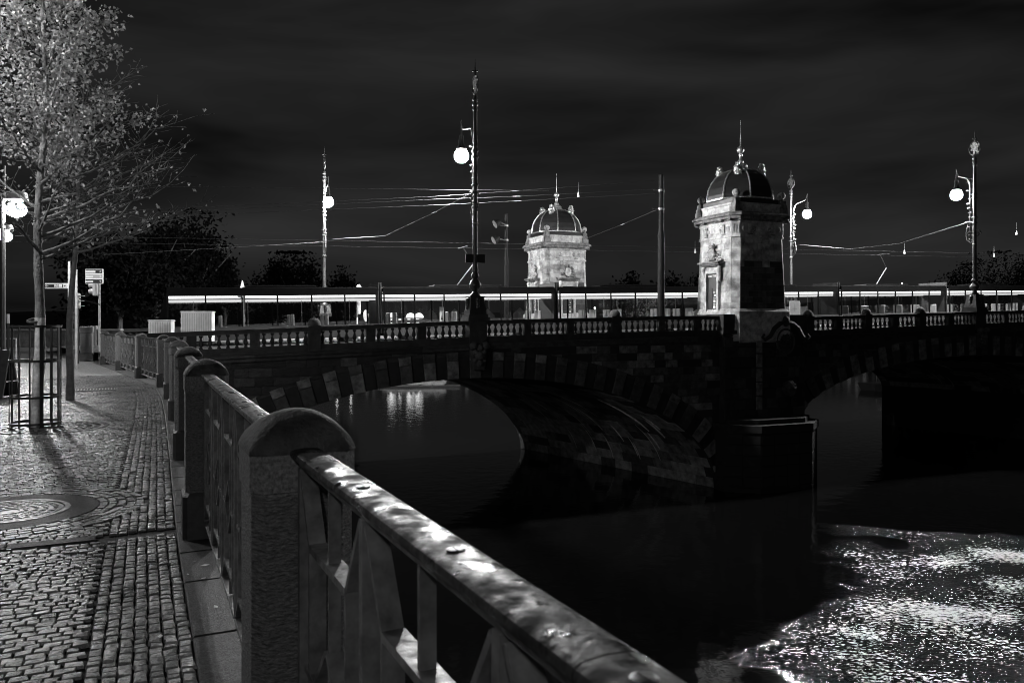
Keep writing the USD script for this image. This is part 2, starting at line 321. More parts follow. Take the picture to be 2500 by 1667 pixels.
# setts: individual stones of the pavement
def sett(cx, cw, ls, lw, tilt=.004):
    """one small paving stone at (s, w), length ls along the railing, lw across; world coordinates"""
    hs, hw, i = ls/2, lw/2, .005
    j = NR.normal(0, .0025, (4, 2)); z = NR.normal(0, tilt*.5) + NR.normal(0, tilt*.5, 4); v = []
    for (a, b), e in zip(((-1, -1), (1, -1), (1, 1), (-1, 1)), range(4)):
        v.append(PV(cx + a*hs + j[e, 0], cw + b*hw + j[e, 1], -.016))
    for (a, b), e in zip(((-1, -1), (1, -1), (1, 1), (-1, 1)), range(4)):
        v.append(PV(cx + a*(hs-i) + j[e, 0], cw + b*(hw-i) + j[e, 1], -.002 + z[e]))
    v.append(PV(cx, cw, .0015 + z.mean()))
    f = [[4, 5, 8], [5, 6, 8], [6, 7, 8], [7, 4, 8]]
    for k in range(4): f += [[k, (k+1) % 4, (k+1) % 4 + 4], [k, (k+1) % 4 + 4, k+4]]
    return np.array(v), np.array(f)[:, ::-1]
def sw(p):
    d = np.array(p, float) - R0[:2]; s = d @ RV[:2]; return s, d @ WL[:2] - w0(s)
MAN = sw((-4.10, 6.50)); GRATE = sw((-6.80, 11.80)); DRAIN = (sw((-9.75, 18.6)))
BAND = sw((-3.35, 5.5))[0]
setts = []
def free(s, w):
    if (s-MAN[0])**2 + (w-MAN[1])**2 < 1.02**2 or (s-GRATE[0])**2 + (w-GRATE[1])**2 < .93**2: return False
    if abs(s-BAND) < .10: return False
    return not (abs(s-DRAIN[0]) < .32 and abs(w-DRAIN[1]) < .52)
for k in range(7):                                       # courses that run along the railing
    w = .232 + k*.064; s = 2.4 + R.random()*.05
    while s < S_END:
        l = R.uniform(.05, .085)
        if free(s+l/2, w): setts.append((s + l/2, w + R.gauss(0, .002), l-.004, .059))
        s += l
s = 2.5; row = 0
while s < S_END:                                         # the field: rows across the pavement
    h = R.uniform(.058, .068); w = .652 + (row % 2)*.03
    wmax = min(.9 + .34*s, 8.2)
    while w < wmax:
        l = R.uniform(.06, .095)
        if free(s+h/2, w+l/2): setts.append((s + h/2, w + l/2, h-.005, l-.004))
        w += l
    s += h; row += 1
meshes, dist = [], []
for s_, w_, a_, b_ in setts:
    p = PV(s_, w_); px = 1250 + FPX*p[0]/max(p[1], .1); py = HOR + FPX*EYE/max(p[1], .1)
    dist.append(p[1] if (0 < px < 2500 and py < 1667) else 1e3 + p[1]); meshes.append(sett(s_, w_, a_, b_))
def ringsetts(c, r0, r1, nr):
    for k in range(nr):
        ra, rb = r0 + (r1-r0)*k/nr, r0 + (r1-r0)*(k+1)/nr; n = int(2*np.pi*ra/.085)
        for q in range(n):
            a, b = 2*np.pi*(q+.06)/n + k*.4, 2*np.pi*(q+.94)/n + k*.4; z = R.gauss(-.002, .003)
            o = [PV(c[0] + r*math.cos(t), c[1] + r*math.sin(t), -.016) for r, t in ((ra+.004, a), (rb-.004, a), (rb-.004, b), (ra+.004, b))]
            i = [PV(c[0] + r*math.cos(t), c[1] + r*math.sin(t), z) for r, t in ((ra+.01, a), (rb-.01, a), (rb-.01, b), (ra+.01, b))]
            f = [[4, 5, 6], [4, 6, 7]] + [x for k2 in range(4) for x in ([k2, (k2+1) % 4, (k2+1) % 4+4], [k2, (k2+1) % 4+4, k2+4])]
            meshes.append(fixn((np.array(o+i), np.array(f)))); dist.append(900.0)
ringsetts(MAN, .66, 1.01, 5); ringsetts(GRATE, .76, .92, 2)
order = np.argsort(dist)
for i in order[:296]: part('sett', meshes[i], f'sett_{R.choice((0,1,1,2,2,2,3,3,4))}', pavement)
part('small_setts', cat_([meshes[i] for i in order[296:]]), 'sett_mix', pavement, kind='stuff')
for k in range(8):                                       # flat stone channel across the pavement
    w = .72 + k*.55
    part('channel_stone', fixn(stone([PV(BAND-.075, w), PV(BAND-.075, w+.55), PV(BAND+.075, w+.55), PV(BAND+.075, w)], UP, .006, .004, .006, R.gauss(0, .001))), 'slab', pavement)
kerb = part('kerb_bed', mv(extrude(Polygon([tuple(map(float, PV(s, w)[:2])) for s, w in [(x, .2) for x in np.linspace(-3, 36, 30)] + [(x, -.25) for x in np.linspace(36, -3, 30)]]), .01), (0, 0, -.032)), 'bed', kind='structure')
s = 1.2
while s < 35.5:
    l = R.choice((.58, .62, .66, .9)) if s < 10 else 1.1
    part('kerb_slab', fixn(stone([PV(s, -.24), PV(s+l, -.24), PV(s+l, .2), PV(s, .2)], UP, .034, .004, .008, R.gauss(0, .001))) if False else mv(fixn(stone([PV(s, -.24), PV(s+l, -.24), PV(s+l, .2), PV(s, .2)], UP, .03, .004, .008, R.gauss(0, .001))), (0, 0, -.022)), 'slab', kerb)
    s += l
lit_ = []
for k in range(70):
    s0, w = R.uniform(2.8, 13), R.choice((R.uniform(-.2, .2), R.uniform(.2, 3.0))); p_ = PV(s0, w, .012); a_ = R.random()*6.28; l_ = R.uniform(.012, .03)
    d_ = np.array([math.cos(a_), math.sin(a_), R.uniform(-.2, .2)])*l_; e_ = np.array([-math.sin(a_), math.cos(a_), .1])*l_*.5
    lit_.append((np.array([p_-d_, p_+e_, p_+d_+UP*.006, p_-e_+UP*.004]), np.array([[0, 2, 1], [0, 3, 2]])))
lf_ = part('fallen_leaves', cat_(lit_), 'cabinet', kind='stuff', label='small pale leaves and scraps scattered on the setts and kerb', cat='litter')
# manhole cover, tree grate, drain grating
mh = thing('manhole_cover', 'round cast iron cover with studded rings in a stone collar', 'manhole cover', PV(MAN[0], MAN[1], 0))
ann = lambda ro, ri, h, z, n=48: mv(extrude(Point(0, 0).buffer(ro, n//4).difference(Point(0, 0).buffer(ri, n//4)) if ri > 0 else Point(0, 0).buffer(ro, n//4), h), (0, 0, z))
part('collar', ann(.655, .45, .012, -.012), 'slab', mh)
part('frame', ann(.445, .405, .012, -.008), 'iron', mh)
part('lid', ann(.40, 0, .008, -.012), 'iron_dark', mh)
for k in range(5): part('ring', ann(.385-.07*k, .36-.07*k, .012, -.01, 40), 'iron', mh)
studs = []
for k in range(4):
    r = .337-.07*k; n = int(2*np.pi*r/.06)
    for q in range(n): studs.append(box((r*math.cos(q*6.283/n), r*math.sin(q*6.283/n), -.002), (.03, .02, .01), [[math.cos(q*6.283/n), math.sin(q*6.283/n), 0], [-math.sin(q*6.283/n), math.cos(q*6.283/n), 0], [0, 0, 1]]))
part('studs', cat_(studs), 'iron', mh, kind='stuff')
gr = thing('tree_grate', 'round cast iron grating with a stone rim around the caged tree', 'tree grate', PV(GRATE[0], GRATE[1], 0))
part('rim', ann(.745, .70, .014, -.012), 'slab', gr)
part('bed', ann(.695, .13, .004, -.02), 'soil', gr)
for k in range(5): part('ring', ann(.69-.115*k, .655-.115*k, .012, -.012, 40), 'iron_dark', gr)
for k in range(24):
    a = k*math.pi/12; part('bar', box((.42*math.cos(a), .42*math.sin(a), -.005), (.50, .022, .012), [[math.cos(a), math.sin(a), 0], [-math.sin(a), math.cos(a), 0], [0, 0, 1]]), 'iron_dark', gr)
dg = thing('drain_grate', 'rectangular drain grating of dark slots set in the paving', 'drain grate', PV(DRAIN[0], DRAIN[1], 0), math.atan2(WL[1], WL[0]))
part('pit', box((0, 0, -.016), (.98, .56, .006)), 'sign_black', dg)
part('frame', cat_([box((0, s_*.29, .0), (1.0, .04, .03)) for s_ in (-1, 1)] + [box((s_*.49, 0, .0), (.04, .54, .03)) for s_ in (-1, 1)]), 'iron', dg)
for k in range(15): part('slat', box((-.44 + k*.063, 0, -.002), (.028, .54, .018)), 'galvanised', dg)

# ------------------------------------------------------------------ embankment railing
posts = [(-.98, 'behind'), (2.655, 'I'), (6.40, 'H'), (10.0, 'G'), (14.05, 'F'), (17.95, 'E'), (21.45, 'D'), (25.1, 'A'), (29.75, 'B'), (34.0, 'C')]
plabels = ['granite railing post nearest the viewer, its rounded cap cut off behind the camera', 'broad granite post with mossy rounded cap in the foreground where the bright handrail begins',
    'second granite railing post with a plinth and rounded cap', 'third granite railing post along the row from the foreground', 'fourth granite railing post along the row from the foreground',
    'granite railing post at the start of the bend, fifth in the row', 'granite railing post in the bend beside the first lit lattice panel', 'granite railing post between the first and second lit lattice panels',
    'granite railing post between the second and third lit lattice panels', 'last small railing post before the square corner pier']
def octa(a, c): return [(a, -a+c), (a, a-c), (a-c, a), (-a+c, a), (-a, a-c), (-a, -a+c), (-a+c, -a), (a-c, -a)]
def oct_prism(a, c, z0, z1, a2=None):
    p = octa(a, c); q = octa(a2 or a, c)
    v = np.array([(x, y, z0) for x, y in p] + [(x, y, z1) for x, y in q] + [(0, 0, z0), (0, 0, z1)]); f = []
    for i in range(8):
        j = (i+1) % 8; f += [[i, j, j+8], [i, j+8, i+8], [j, i, 16], [i+8, j+8, 17]]
    return v, np.array(f)
def pillow(a, c, z0, h, n=7):
    p = np.array(octa(a, c)); q = []
    for i in range(8):
        for t in (0, 1/3, 2/3): q.append(p[i]*(1-t) + p[(i+1) % 8]*t)
    q = np.array(q); rows = []
    for k in range(n):
        pm_ = 1.46; ph = pm_*(1-k/n); sc = math.sin(ph)/math.sin(pm_); z = h*(math.cos(ph)-math.cos(pm_))/(1-math.cos(pm_))
        rad_ = np.linalg.norm(q, axis=1, keepdims=True); mix_ = min(1, (1-sc)*1.6); qq = q*(1-mix_) + q/rad_*a*1.0*mix_
        rows.append(np.column_stack([qq*sc, np.full(len(q), z0 + z)]))
    v = np.vstack(rows + [[0, 0, z0+h]]); f = grid_faces(n, len(q)); L = len(v)-1
    for j in range(len(q)): f.append([(n-1)*len(q)+j, (n-1)*len(q)+(j+1) % len(q), L])
    return v, np.array(f)
first = None; ppos = []
for i, (s, _) in enumerate(posts):
    d = PV(s+.4, 0) - PV(s-.4, 0); ang = math.atan2(d[1], d[0]); p = PV(s, 0); ppos.append((p, ang))
    if i == 0:
        t = thing('railing_post', plabels[1], 'railing post', PV(posts[1][0], 0), math.atan2(RV[1], RV[0]), 'granite posts of the embankment railing'); first = t
        sh = trimesh.Trimesh(*oct_prism(.132, .034, .33, 1.05)); 
        part('shaft', oct_prism(.142, .036, .335, 1.04), 'granite_tooled', t)
        part('plinth', cat_([oct_prism(.162, .03, 0.008, .31), oct_prism(.162, .03, .31, .335, .145)]), 'granite_wet', t)
        part('cap_block', cat_([oct_prism(.139, .03, 1.04, 1.05), oct_prism(.148, .034, 1.05, 1.155)]), 'granite', t)
        part('dome', pillow(.151, .032, 1.156, .115, 16), 'granite_dome', t, smooth=50)
    elif i > 1: dup(first, plabels[i], p, ang, 'granite posts of the embankment railing')
dup(first, 'granite railing post standing beside the camera, beyond the bottom edge', ppos[0][0], ppos[0][1], 'granite posts of the embankment railing')
panlab = ['iron lattice railing panel with the broad wet handrail in the foreground', 'iron lattice railing panel between the foreground post and the second post', 'steeply foreshortened lattice panel behind the second post',
    'steeply foreshortened lattice panel behind the third post', 'lattice panel hidden edge-on behind the fourth post', 'lattice panel turning into the bend, behind the fifth post', 'nearest of the three lit lattice panels in the bend',
    'middle of the three lit lattice panels in the bend', 'farthest of the three lit lattice panels in the bend']
def bar(a, b, thick, deep, ax, ay):
    """flat bar from a to b (local x, z), thick in the panel plane, deep across it"""
    a, b = np.array(a, float), np.array(b, float); d = b-a; L = np.linalg.norm(d); d /= L; n = np.array([-d[1], d[0]])*thick/2
    q = [a-n, b-n, b+n, a+n]; v = []
    for y in (-deep/2, deep/2):
        for p in q: v.append(np.array([p[0], y, p[1]]))
    return fixn((np.array(v), _BF.copy()))
def panel(p, q, label, detail):
    d = q-p; L0 = np.linalg.norm(d); ang = math.atan2(d[1], d[0]); u = d/L0
    a0, L = .16, L0-.32
    t = thing('iron_railing', label, 'iron railing', p, ang, 'iron lattice panels of the embankment railing')
    nb = 5; b = L/nb
    halves = [(a0-.01, a0+L*.53-.002), (a0+L*.53+.002, a0+L+.01)]
    prof = Polygon([(-.026, 1.136), (.026, 1.136), (.034, 1.146), (.042, 1.148), (.045, 1.156), (.042, 1.165), (.032, 1.17), (0, 1.1725), (-.032, 1.17), (-.042, 1.165), (-.045, 1.156), (-.042, 1.148), (-.034, 1.146)])
    for x0, x1 in halves:
        m = extrude(prof, x1-x0); v = m[0]; part('handrail', fixn((np.stack([v[:, 2]+x0, v[:, 0], v[:, 1]], 1), m[1])), 'handrail', t, smooth=40)
    part('top_bar', cbox((a0+L/2, 0, 1.128), (L, .044, .016), .003), 'iron', t)
    part('bottom_bar', cbox((a0+L/2, 0, .13), (L, .05, .02), .003), 'iron', t)
    zt, z1, zm, z2, zb = 1.12, .93, .59, .27, .14
    for k in range(nb+1):
        x = a0 + k*b; x = min(max(x, a0+.015), a0+L-.015)
        part('upright', box((x, 0, (zt+zb)/2), (.026, .05, zt-zb)), 'iron', t)
    for k in range(nb):
        x0 = a0+k*b; c = x0+b/2; e = .21*b; g = .085*b
        ql, qr = x0+e, x0+b-e
        part('bay_rod', box((c, 0, (zt+zb)/2), (.012, .03, zt-zb-.01)), 'iron', t)
        for x, sgn in ((ql, 1), (qr, -1)):
            part('side_rod', box((x, 0, (z1+z2)/2), (.013, .045, z1-z2)), 'iron', t)
            xb = x0+.02 if sgn > 0 else x0+b-.02
            part('brace', bar((xb, zt-.01), (x, z1), .013, .045, 0, 0), 'iron', t); part('brace', bar((xb, zb+.01), (x, z2), .013, .045, 0, 0), 'iron', t)
            part('brace', bar((x+sgn*g, zm), (c-sgn*.006, zm+.13), .013, .045, 0, 0), 'iron', t); part('brace', bar((x+sgn*g, zm), (c-sgn*.006, zm-.13), .013, .045, 0, 0), 'iron', t)
            part('rung', box((x, 0, zm), (2*g, .045, .016)), 'iron', t)
        for z in (z1, z2): part('rung', box((c, 0, z), (qr-ql, .048, .018)), 'iron', t)
    if detail:
        for k in range(nb+2):
            x = a0 + .06 + k*(L-.12)/(nb+1)
            for dx in ((-.035, .035) if k in (3,) else (0,)):
                part('bolt', cat_([lathe([(.015, 1.169), (.015, 1.1735), (.011, 1.1745)], 14, (x+dx, 0, 0)), box((x+dx, 0, 1.1745), (.02, .003, .002))]), 'bolt', t)
for i in range(len(posts)-1): panel(ppos[i][0], ppos[i+1][0], panlab[i], i < 3)
cp = np.array([-17.75, 33.35, 0])
pier = thing('corner_pier', 'square stone pier where the embankment railing meets the bridge parapet', 'stone pier', cp, math.atan2(D[1], D[0]))
part('plinth', cbox((0, 0, .16), (.52, .52, .32), .02), 'granite_wet', pier); part('shaft', cbox((0, 0, .74), (.45, .45, .84), .025), 'granite', pier); part('cap', cbox((0, 0, 1.3), (.5, .5, .28), .03), 'granite_tooled', pier)

# ------------------------------------------------------------------ the bridge
T0, T1 = -1.95, 33.3
def ell(tc, a, b, zc, n=48):
    th = np.linspace(0, math.pi, n); return [(tc + a*math.cos(x), zc + b*math.sin(x)) for x in th]
ARCH = [(T0, 14.3, 6.5, -7.6), (T1, 15.0, 3.7, -4.2), (T1+34.5, 15.0, 3.9, -3.7)]
def arch_poly(k, grow=0.0):
    tc, a, b, zc = ARCH[k]
    pts = ell(tc, a+grow, b+grow, zc); return Polygon([(tc+a+grow, WATER-2)] + pts + [(tc-a-grow, WATER-2)])
ts = np.arange(-18.3, 86, 1.2)
top = [(t, ztop(t)-1.13) for t in ts]
wall2d = Polygon([(ts[0], WATER-1)] + top + [(ts[-1], WATER-1)]).difference(unary_union([arch_poly(k) for k in range(3)]))
def to_face(m, a0=0.0, skew=True):
    v = m[0]; return np.array([B0 + D*p[0] + UP*p[1] + (A*p[2] if skew else N*p[2]) + N*a0 for p in v]), m[1]
bridge = thing('stone_bridge', 'long dark stone arch bridge with balustrades crossing the river', 'bridge', (0, 0, 0))
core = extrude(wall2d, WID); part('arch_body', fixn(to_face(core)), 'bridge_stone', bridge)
dk = []
for t in ts: dk += [BP(t, -.3, zdeck(t), 0), BP(t, 0, zdeck(t), WID-.3)]
part('deck', (np.array(dk), np.array(grid_faces(len(ts), 2, False))), 'asphalt', bridge)
for off in (5.8, 7.25, 9.3, 10.75):
    part('tram_rail', tube([BP(t, 0, zdeck(t)+.005, off) for t in ts], .035, 4), 'steel', bridge)
# voussoirs: every second stone stands proud and is paler
for k in range(2):
    tc, a, b, zc = ARCH[k]
    th = np.linspace(.02, math.pi-.02, 400); pts = np.array([(tc + a*math.cos(x), zc + b*math.sin(x)) for x in th])
    L = np.concatenate([[0], np.cumsum(np.linalg.norm(np.diff(pts, axis=0), axis=1))]); n = int(L[-1]/.56); n += (n+1) % 2
    cuts = np.linspace(0, L[-1], n+1)
    px = np.interp(cuts, L, pts[:, 0]); pz = np.interp(cuts, L, pts[:, 1])
    nx, nz = (px-tc)/a**2, (pz-zc)/b**2; nn = np.hypot(nx, nz); nx, nz = nx/nn, nz/nn
    for i in range(n):
        if px[i] > 56 or pz[i] < -7.4: continue
        proud = i % 2 == 1; dep = 1.28 if proud else 1.12
        top_ok = min(ztop(px[i]), ztop(px[i+1])) - 1.42
        def out(j, dd):
            zz = pz[j]+nz[j]*dd; dd2 = dd if zz < top_ok else max(.25, (top_ok-pz[j])/max(nz[j], .2)); return (px[j]+nx[j]*dd2, pz[j]+nz[j]*dd2)
        q2 = [(px[i+1], pz[i+1]), (px[i], pz[i]), out(i, dep), out(i+1, dep)]
        if proud and dep > 1.2:                           # a proud stone shows a short upper and a long lower block
            mid = [((a1[0]*.32+b1[0]*.68), (a1[1]*.32+b1[1]*.68)) for a1, b1 in ((q2[0], q2[3]), (q2[1], q2[2]))]
            qs = [([q2[0], q2[1], mid[1], mid[0]], .13), ([mid[0], mid[1], q2[2], q2[3]], .11)]
        else: qs = [(q2, .04)]
        for q, dp in qs:
            m_ = R.choice(('block_pale', 'block_3', 'block_pale', 'block_2')) if proud else R.choice(('block_soot', 'block_0', 'block_soot'))
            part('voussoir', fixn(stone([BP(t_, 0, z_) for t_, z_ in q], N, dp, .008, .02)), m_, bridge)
# spandrel courses
open_ = unary_union([arch_poly(k, 1.3) for k in range(3)])
for z0 in np.arange(-6.4, .3, .4):
    t = -18.2 + R.random()
    while t < 58:
        l = R.uniform(.5, 1.25); rect = sbox(t, z0, t+l, z0+.4); t += l
        if 12.4 < rect.centroid.x < 18.6: continue
        zt = ztop(rect.centroid.x) - 1.42
        g = rect.difference(open_).intersection(sbox(-50, -20, 90, zt))
        if g.is_empty or g.area < .05: continue
        g = g.buffer(-.012, join_style=2)
        m = extrude(g, R.uniform(.02, .06))
        if m is not None: part('spandrel_stone', fixn((np.array([BP(p[0], p[2], p[1]) for p in m[0]]), m[1])), R.choice(('block_0', 'block_1', 'block_1', 'block_2', 'block_3', 'block_soot') if not 4.5 < t < 13.5 else ('block_1', 'block_2', 'block_3', 'block_pale', 'block_pale', 'block_soot')), bridge)
# inner face of the arches: courses with lime streaks
def intr(k, th, acr): 
    tc, a, b, zc = ARCH[k]; return BP(tc + a*math.cos(th), 0, zc + b*math.sin(th), acr)
for k, ths in ((0, np.linspace(.0, 1.05, 13)), (1, np.linspace(.05, .9, 8))):
    for c in range(len(ths)-1):
        x = .15 + (c % 2)*.5
        while x < WID-.3:
            l = min(R.uniform(1.0, 1.5), WID-.1-x)
            q = [intr(k, ths[c], x), intr(k, ths[c], x+l), intr(k, ths[c+1], x+l), intr(k, ths[c+1], x)]
            tc, a, b, zc = ARCH[k]; thm = (ths[c]+ths[c+1])/2; nv = -(D*math.cos(thm)/a + UP*math.sin(thm)/b); 
            part('soffit_stone', fixn(stone(q, nv, R.uniform(.02, .05), .012, .015)), R.choice(('soffit_stone', 'soffit_stone', 'block_3', 'block_pale')), bridge); x += l
    for q in range(17 if k == 0 else 9):
        x = R.uniform(.6, 8) if q % 3 else R.uniform(8, 17); a0 = R.uniform(.08, .6); ln = R.uniform(.12, .4); wd = R.choice((.015, .02, .03, .06))
        pts = []
        for j in range(6):
            thj = a0 + ln*j/5; tc, a, b, zc = ARCH[k]; nv = -(D*math.cos(thj)/a + UP*math.sin(thj)/b); nv /= np.linalg.norm(nv)
            pts.append(intr(k, thj, x) + nv*.055)
        part('lime_streak', tube(pts, np.array([.5, .8, 1, .9, .6, .2])*wd, 5), 'stain', bridge)
# string course, cornice and parapet
PT = [-17.4, -14.8, -12.21, -9.65, -7.08, -4.64, -1.84, .85, 3.24, 5.91, 8.78, 11.02, 13.0, 17.9, 19.03, 21.3, 23.61, 25.9, 28.19, 30.8, 33.42, 36.0, 38.3, 40.7, 43.1, 45.5, 48.0, 50.5, 53, 55.5]
ROUND = (-9.65, 5.91, 19.03, 23.61, 28.19, 38.3, 43.1); LAMPT = (-1.84, 33.42)
def face_box(t0, t1, a0, a1, dz0, dz1, base=lambda t: ztop(t)):
    z = [base(t0), base(t1)]
    v = [BP(t0, a1, z[0]+dz0), BP(t1, a1, z[1]+dz0), BP(t1, a0, z[1]+dz0), BP(t0, a0, z[0]+dz0), BP(t0, a1, z[0]+dz1), BP(t1, a1, z[1]+dz1), BP(t1, a0, z[1]+dz1), BP(t0, a0, z[0]+dz1)]
    return hexa(v)
bal_prof = [(.085, 0), (.085, .05), (.045, .08), (.095, .19), (.1, .24), (.045, .42), (.04, .46), (.085, .52), (.085, .575)]
balm = lathe(bal_prof, 8)
for i in range(len(PT)-1):
    t0, t1 = PT[i], PT[i+1]
    if t0 == 13.0: continue
    part('rail_course', cat_([face_box(t0, t1, -.26, .06, -.2, -.07), face_box(t0, t1, -.30, .10, -.07, 0.0)]), 'bridge_stone', bridge)
    part('plinth_course', face_box(t0, t1, -.28, .07, -1.12, -.79), 'bridge_stone', bridge)
    part('string_course', cat_([face_box(t0, t1-.006, -.2, .24, -1.24, -1.13), face_box(t0, t1-.006, -.2, .13, -1.42, -1.24)]), R.choice(('block_1', 'block_2', 'block_0')), bridge)
    p = part('pier_block', face_box(t0-.2, t0+.2, -.25, .05, -.79, -.2), R.choice(('block_0', 'block_1', 'block_2')), bridge) if t0 not in LAMPT else None
    g0 = .2 if t0 not in LAMPT else .5; g1 = .2 if t1 not in LAMPT else .5
    n = max(1, int(round((t1-t0-g0-g1)/.345)))
    for j in range(n):
        t = t0+g0 + (j+.5)*(t1-t0-g0-g1)/n
        part('baluster', mv(balm, BP(t, -.1, ztop(t)-.785)), 'baluster', bridge, smooth=40)
for t in ROUND:
    z = ztop(t); 
    part('newel', cat_([face_box(t-.27, t+.27, -.30, .12, -1.1, .05), mv(xf(lathe([(.30, 0), (.30, .08), (.27, .2), (.17, .31), (.02, .36)], 16), (0, 0, 0), (1, 0, 0), (0, .8, 0), (0, 0, 1)), BP(t, -.1, z+.05))]), 'bridge_stone', bridge, smooth=35)
# far parapet, the same courses on the other side
fb, fr = [], []
for i in range(len(PT)-1):
    t0, t1 = PT[i], PT[i+1]
    if t0 == 13.0: continue
    fr += [mv(face_box(t0, t1, -.1, .2, -.2, 0), A*WID), mv(face_box(t0, t1, -.1, .2, -1.12, -.79), A*WID), mv(face_box(t0-.2, t0+.2, -.08, .18, -.79, -.2), A*WID)]
    n = 6
    for j in range(n): fb.append(mv(lathe([(.09, 0), (.09, .25), (.045, .45), (.085, .6)], 5), BP(t0+.2+(j+.5)*(t1-t0-.4)/n, .05, ztop(t0)-.79) + A*WID))
part('parapet_courses', cat_(fr), 'bridge_stone', bridge); part('balusters_beyond', cat_(fb), 'baluster', bridge, kind='stuff')
# lamp pedestals with carved keystones under them
for t in LAMPT:
    part('pedestal', cat_([face_box(t-.45, t+.45, -.75, .16, -1.13, .0), face_box(t-.56, t+.56, -.86, .28, .0, .14, ), face_box(t-.5, t+.5, -.8, .22, .14, .30)]), 'bridge_stone', bridge)
    kz = ztop(t)-1.42; pts = [(-.45, 0), (.45, 0), (.3, -1.0), (-.3, -1.0)]
    part('keystone', fixn(stone([BP(t+x, 0, kz+z) for x, z in pts][::-1], N, .3, .0, .05)), 'block_2', bridge)
    cs = [ball(BP(t+dx, .34, kz+dz), r, 1, (1, .7, 1.2)) for dx, dz, r in ((0, -.25, .0),)] if False else []
    for dx, dz, r in ((0, -.3, .24), (-.2, -.1, .15), (.2, -.1, .15), (-.22, -.5, .12), (.22, -.5, .12), (0, -.65, .17), (-.3, .18, .2), (.3, .18, .2), (0, .1, .18)):
        b = ball((0, 0, 0), r, 2); v = b[0]*(1 + .35*(meshkit.fbm(b[0]*9+t, 3, 5)[:, None]-.5)); cs.append(mv((v, b[1]), BP(t+dx, .33, kz+dz)))
    part('carved_mask', cat_(cs), 'block_3', bridge, smooth=60)
# river pier: pilaster of big stones, cutwater, medallion
pz = ztop(15.4)-1.0
part('pier_core', cat_([face_box(12.55, 18.35, -2, .35, -13, -1.0, lambda t: 1.98), face_box(12.4, 18.5, -2, .55, -1.0, -.8, lambda t: 1.98), face_box(12.5, 18.4, -2, .45, -.8, .1, lambda t: 1.98)]), 'bridge_stone', bridge)
for c, z0 in enumerate(np.arange(-3.8, .9, .58)):
    t = 12.6 - (c % 2)*.3
    while t < 18.3:
        l = R.uniform(.7, 1.0); a, b = max(t, 12.58), min(t+l, 18.32); t += l
        if b-a < .15: continue
        part('pier_stone', fixn(stone([BP(a, .35, z0), BP(b, .35, z0), BP(b, .35, min(z0+.58, .96)), BP(a, .35, min(z0+.58, .96))], N, .06, .012, .025)), R.choice(('block_0', 'block_1', 'block_soot', 'block_2')), bridge)
for q in range(5):
    part('pale_quoin', fixn(stone([BP(14.75, .41, -3.3+q*.8), BP(15.15, .41, -3.3+q*.8), BP(15.15, .41, -2.55+q*.8), BP(14.75, .41, -2.55+q*.8)], N, .12, .01, .03)), 'block_pale', bridge)
cw = Polygon([(12.2, 0), (18.7, 0), (18.7, .9), (17.2, 2.1), (13.7, 2.1), (12.2, .9)])
def plan(poly, z0, z1):
    m = extrude(poly, z1-z0); return fixn((np.array([BP(p[0], p[1], z0+p[2]) for p in m[0]]), m[1]))
part('cutwater', plan(cw, -9.5, -4.35), 'block_soot', bridge)
part('cutwater_cap', cat_([plan(cw.buffer(.12, join_style=2), -4.35, -3.95), plan(cw.buffer(-.35, join_style=2), -3.95, -3.7)]), 'block_soot', bridge)
ce = list(cw.exterior.coords)[1:-1] ; 
ce = [(18.7, .9), (17.2, 2.1), (13.7, 2.1), (12.2, .9)]
for z0 in np.arange(-7.9, -4.5, .58):
    for (a, b) in zip(ce[:-1], ce[1:]):
        L = math.hypot(b[0]-a[0], b[1]-a[1]); n = max(2, int(L/.85))
        for j in range(n):
            p0 = [a[i]+(b[i]-a[i])*j/n for i in (0, 1)]; p1 = [a[i]+(b[i]-a[i])*(j+1)/n for i in (0, 1)]
            nv = D*((b[1]-a[1])/L)*-1 + N*((b[0]-a[0])/L); nv = nv if nv @ (BP(*a)+BP(*b)-2*BP(15.4, .5)) > 0 else -nv
            part('cutwater_stone', fixn(stone([BP(p0[0], p0[1], z0), BP(p1[0], p1[1], z0), BP(p1[0], p1[1], z0+.58), BP(p0[0], p0[1], z0+.58)], nv, .05, .012, .02)), R.choice(('block_0', 'block_soot', 'block_soot')), bridge)
mc = BP(16.7, .62, .55)
ring = tube([mc + D*.62*math.cos(x) + UP*.7*math.sin(x) for x in np.linspace(0, 2*math.pi, 33)], .07, 6, False)
disc = xf(lathe([(.6, 0), (.58, .06), (.3, .14), (.02, .16)], 24), mc-N*.1, D, UP*1.1, N)
part('medallion', cat_([ring, disc]), 'block_2', bridge, smooth=50)
gl = []
for q in range(46):
    r = .4*math.sqrt(R.random()); an = R.random()*6.283; gl.append(ball(mc + D*r*math.cos(an) + UP*(r*1.1*math.sin(an)) + N*.06, R.uniform(.03, .08), 1))
for sg in (-1, 1):
    gl.append(tube([mc + D*sg*x + UP*z + N*.05 for x, z in ((.1, 1.1), (.45, 1.02), (.85, .75), (1.15, .3), (1.5, .1), (1.7, .25), (1.55, .42))], [.1, .14, .15, .13, .1, .09, .06], 7))
gl.append(ball(mc + UP*1.15, .24, 2, (1, 1, 1.3)))
part('garland', cat_(gl), 'block_1', bridge, smooth=50)
hd = ball(BP(17.0, .55, -2.1), .42, 3); hv_ = hd[0] + (hd[0]-BP(17.0, .55, -2.1))*(meshkit.fbm(hd[0]*4, 3, 2)[:, None]-.5)*.8
part('carved_head', (hv_, hd[1]), 'block_2', bridge, smooth=60)

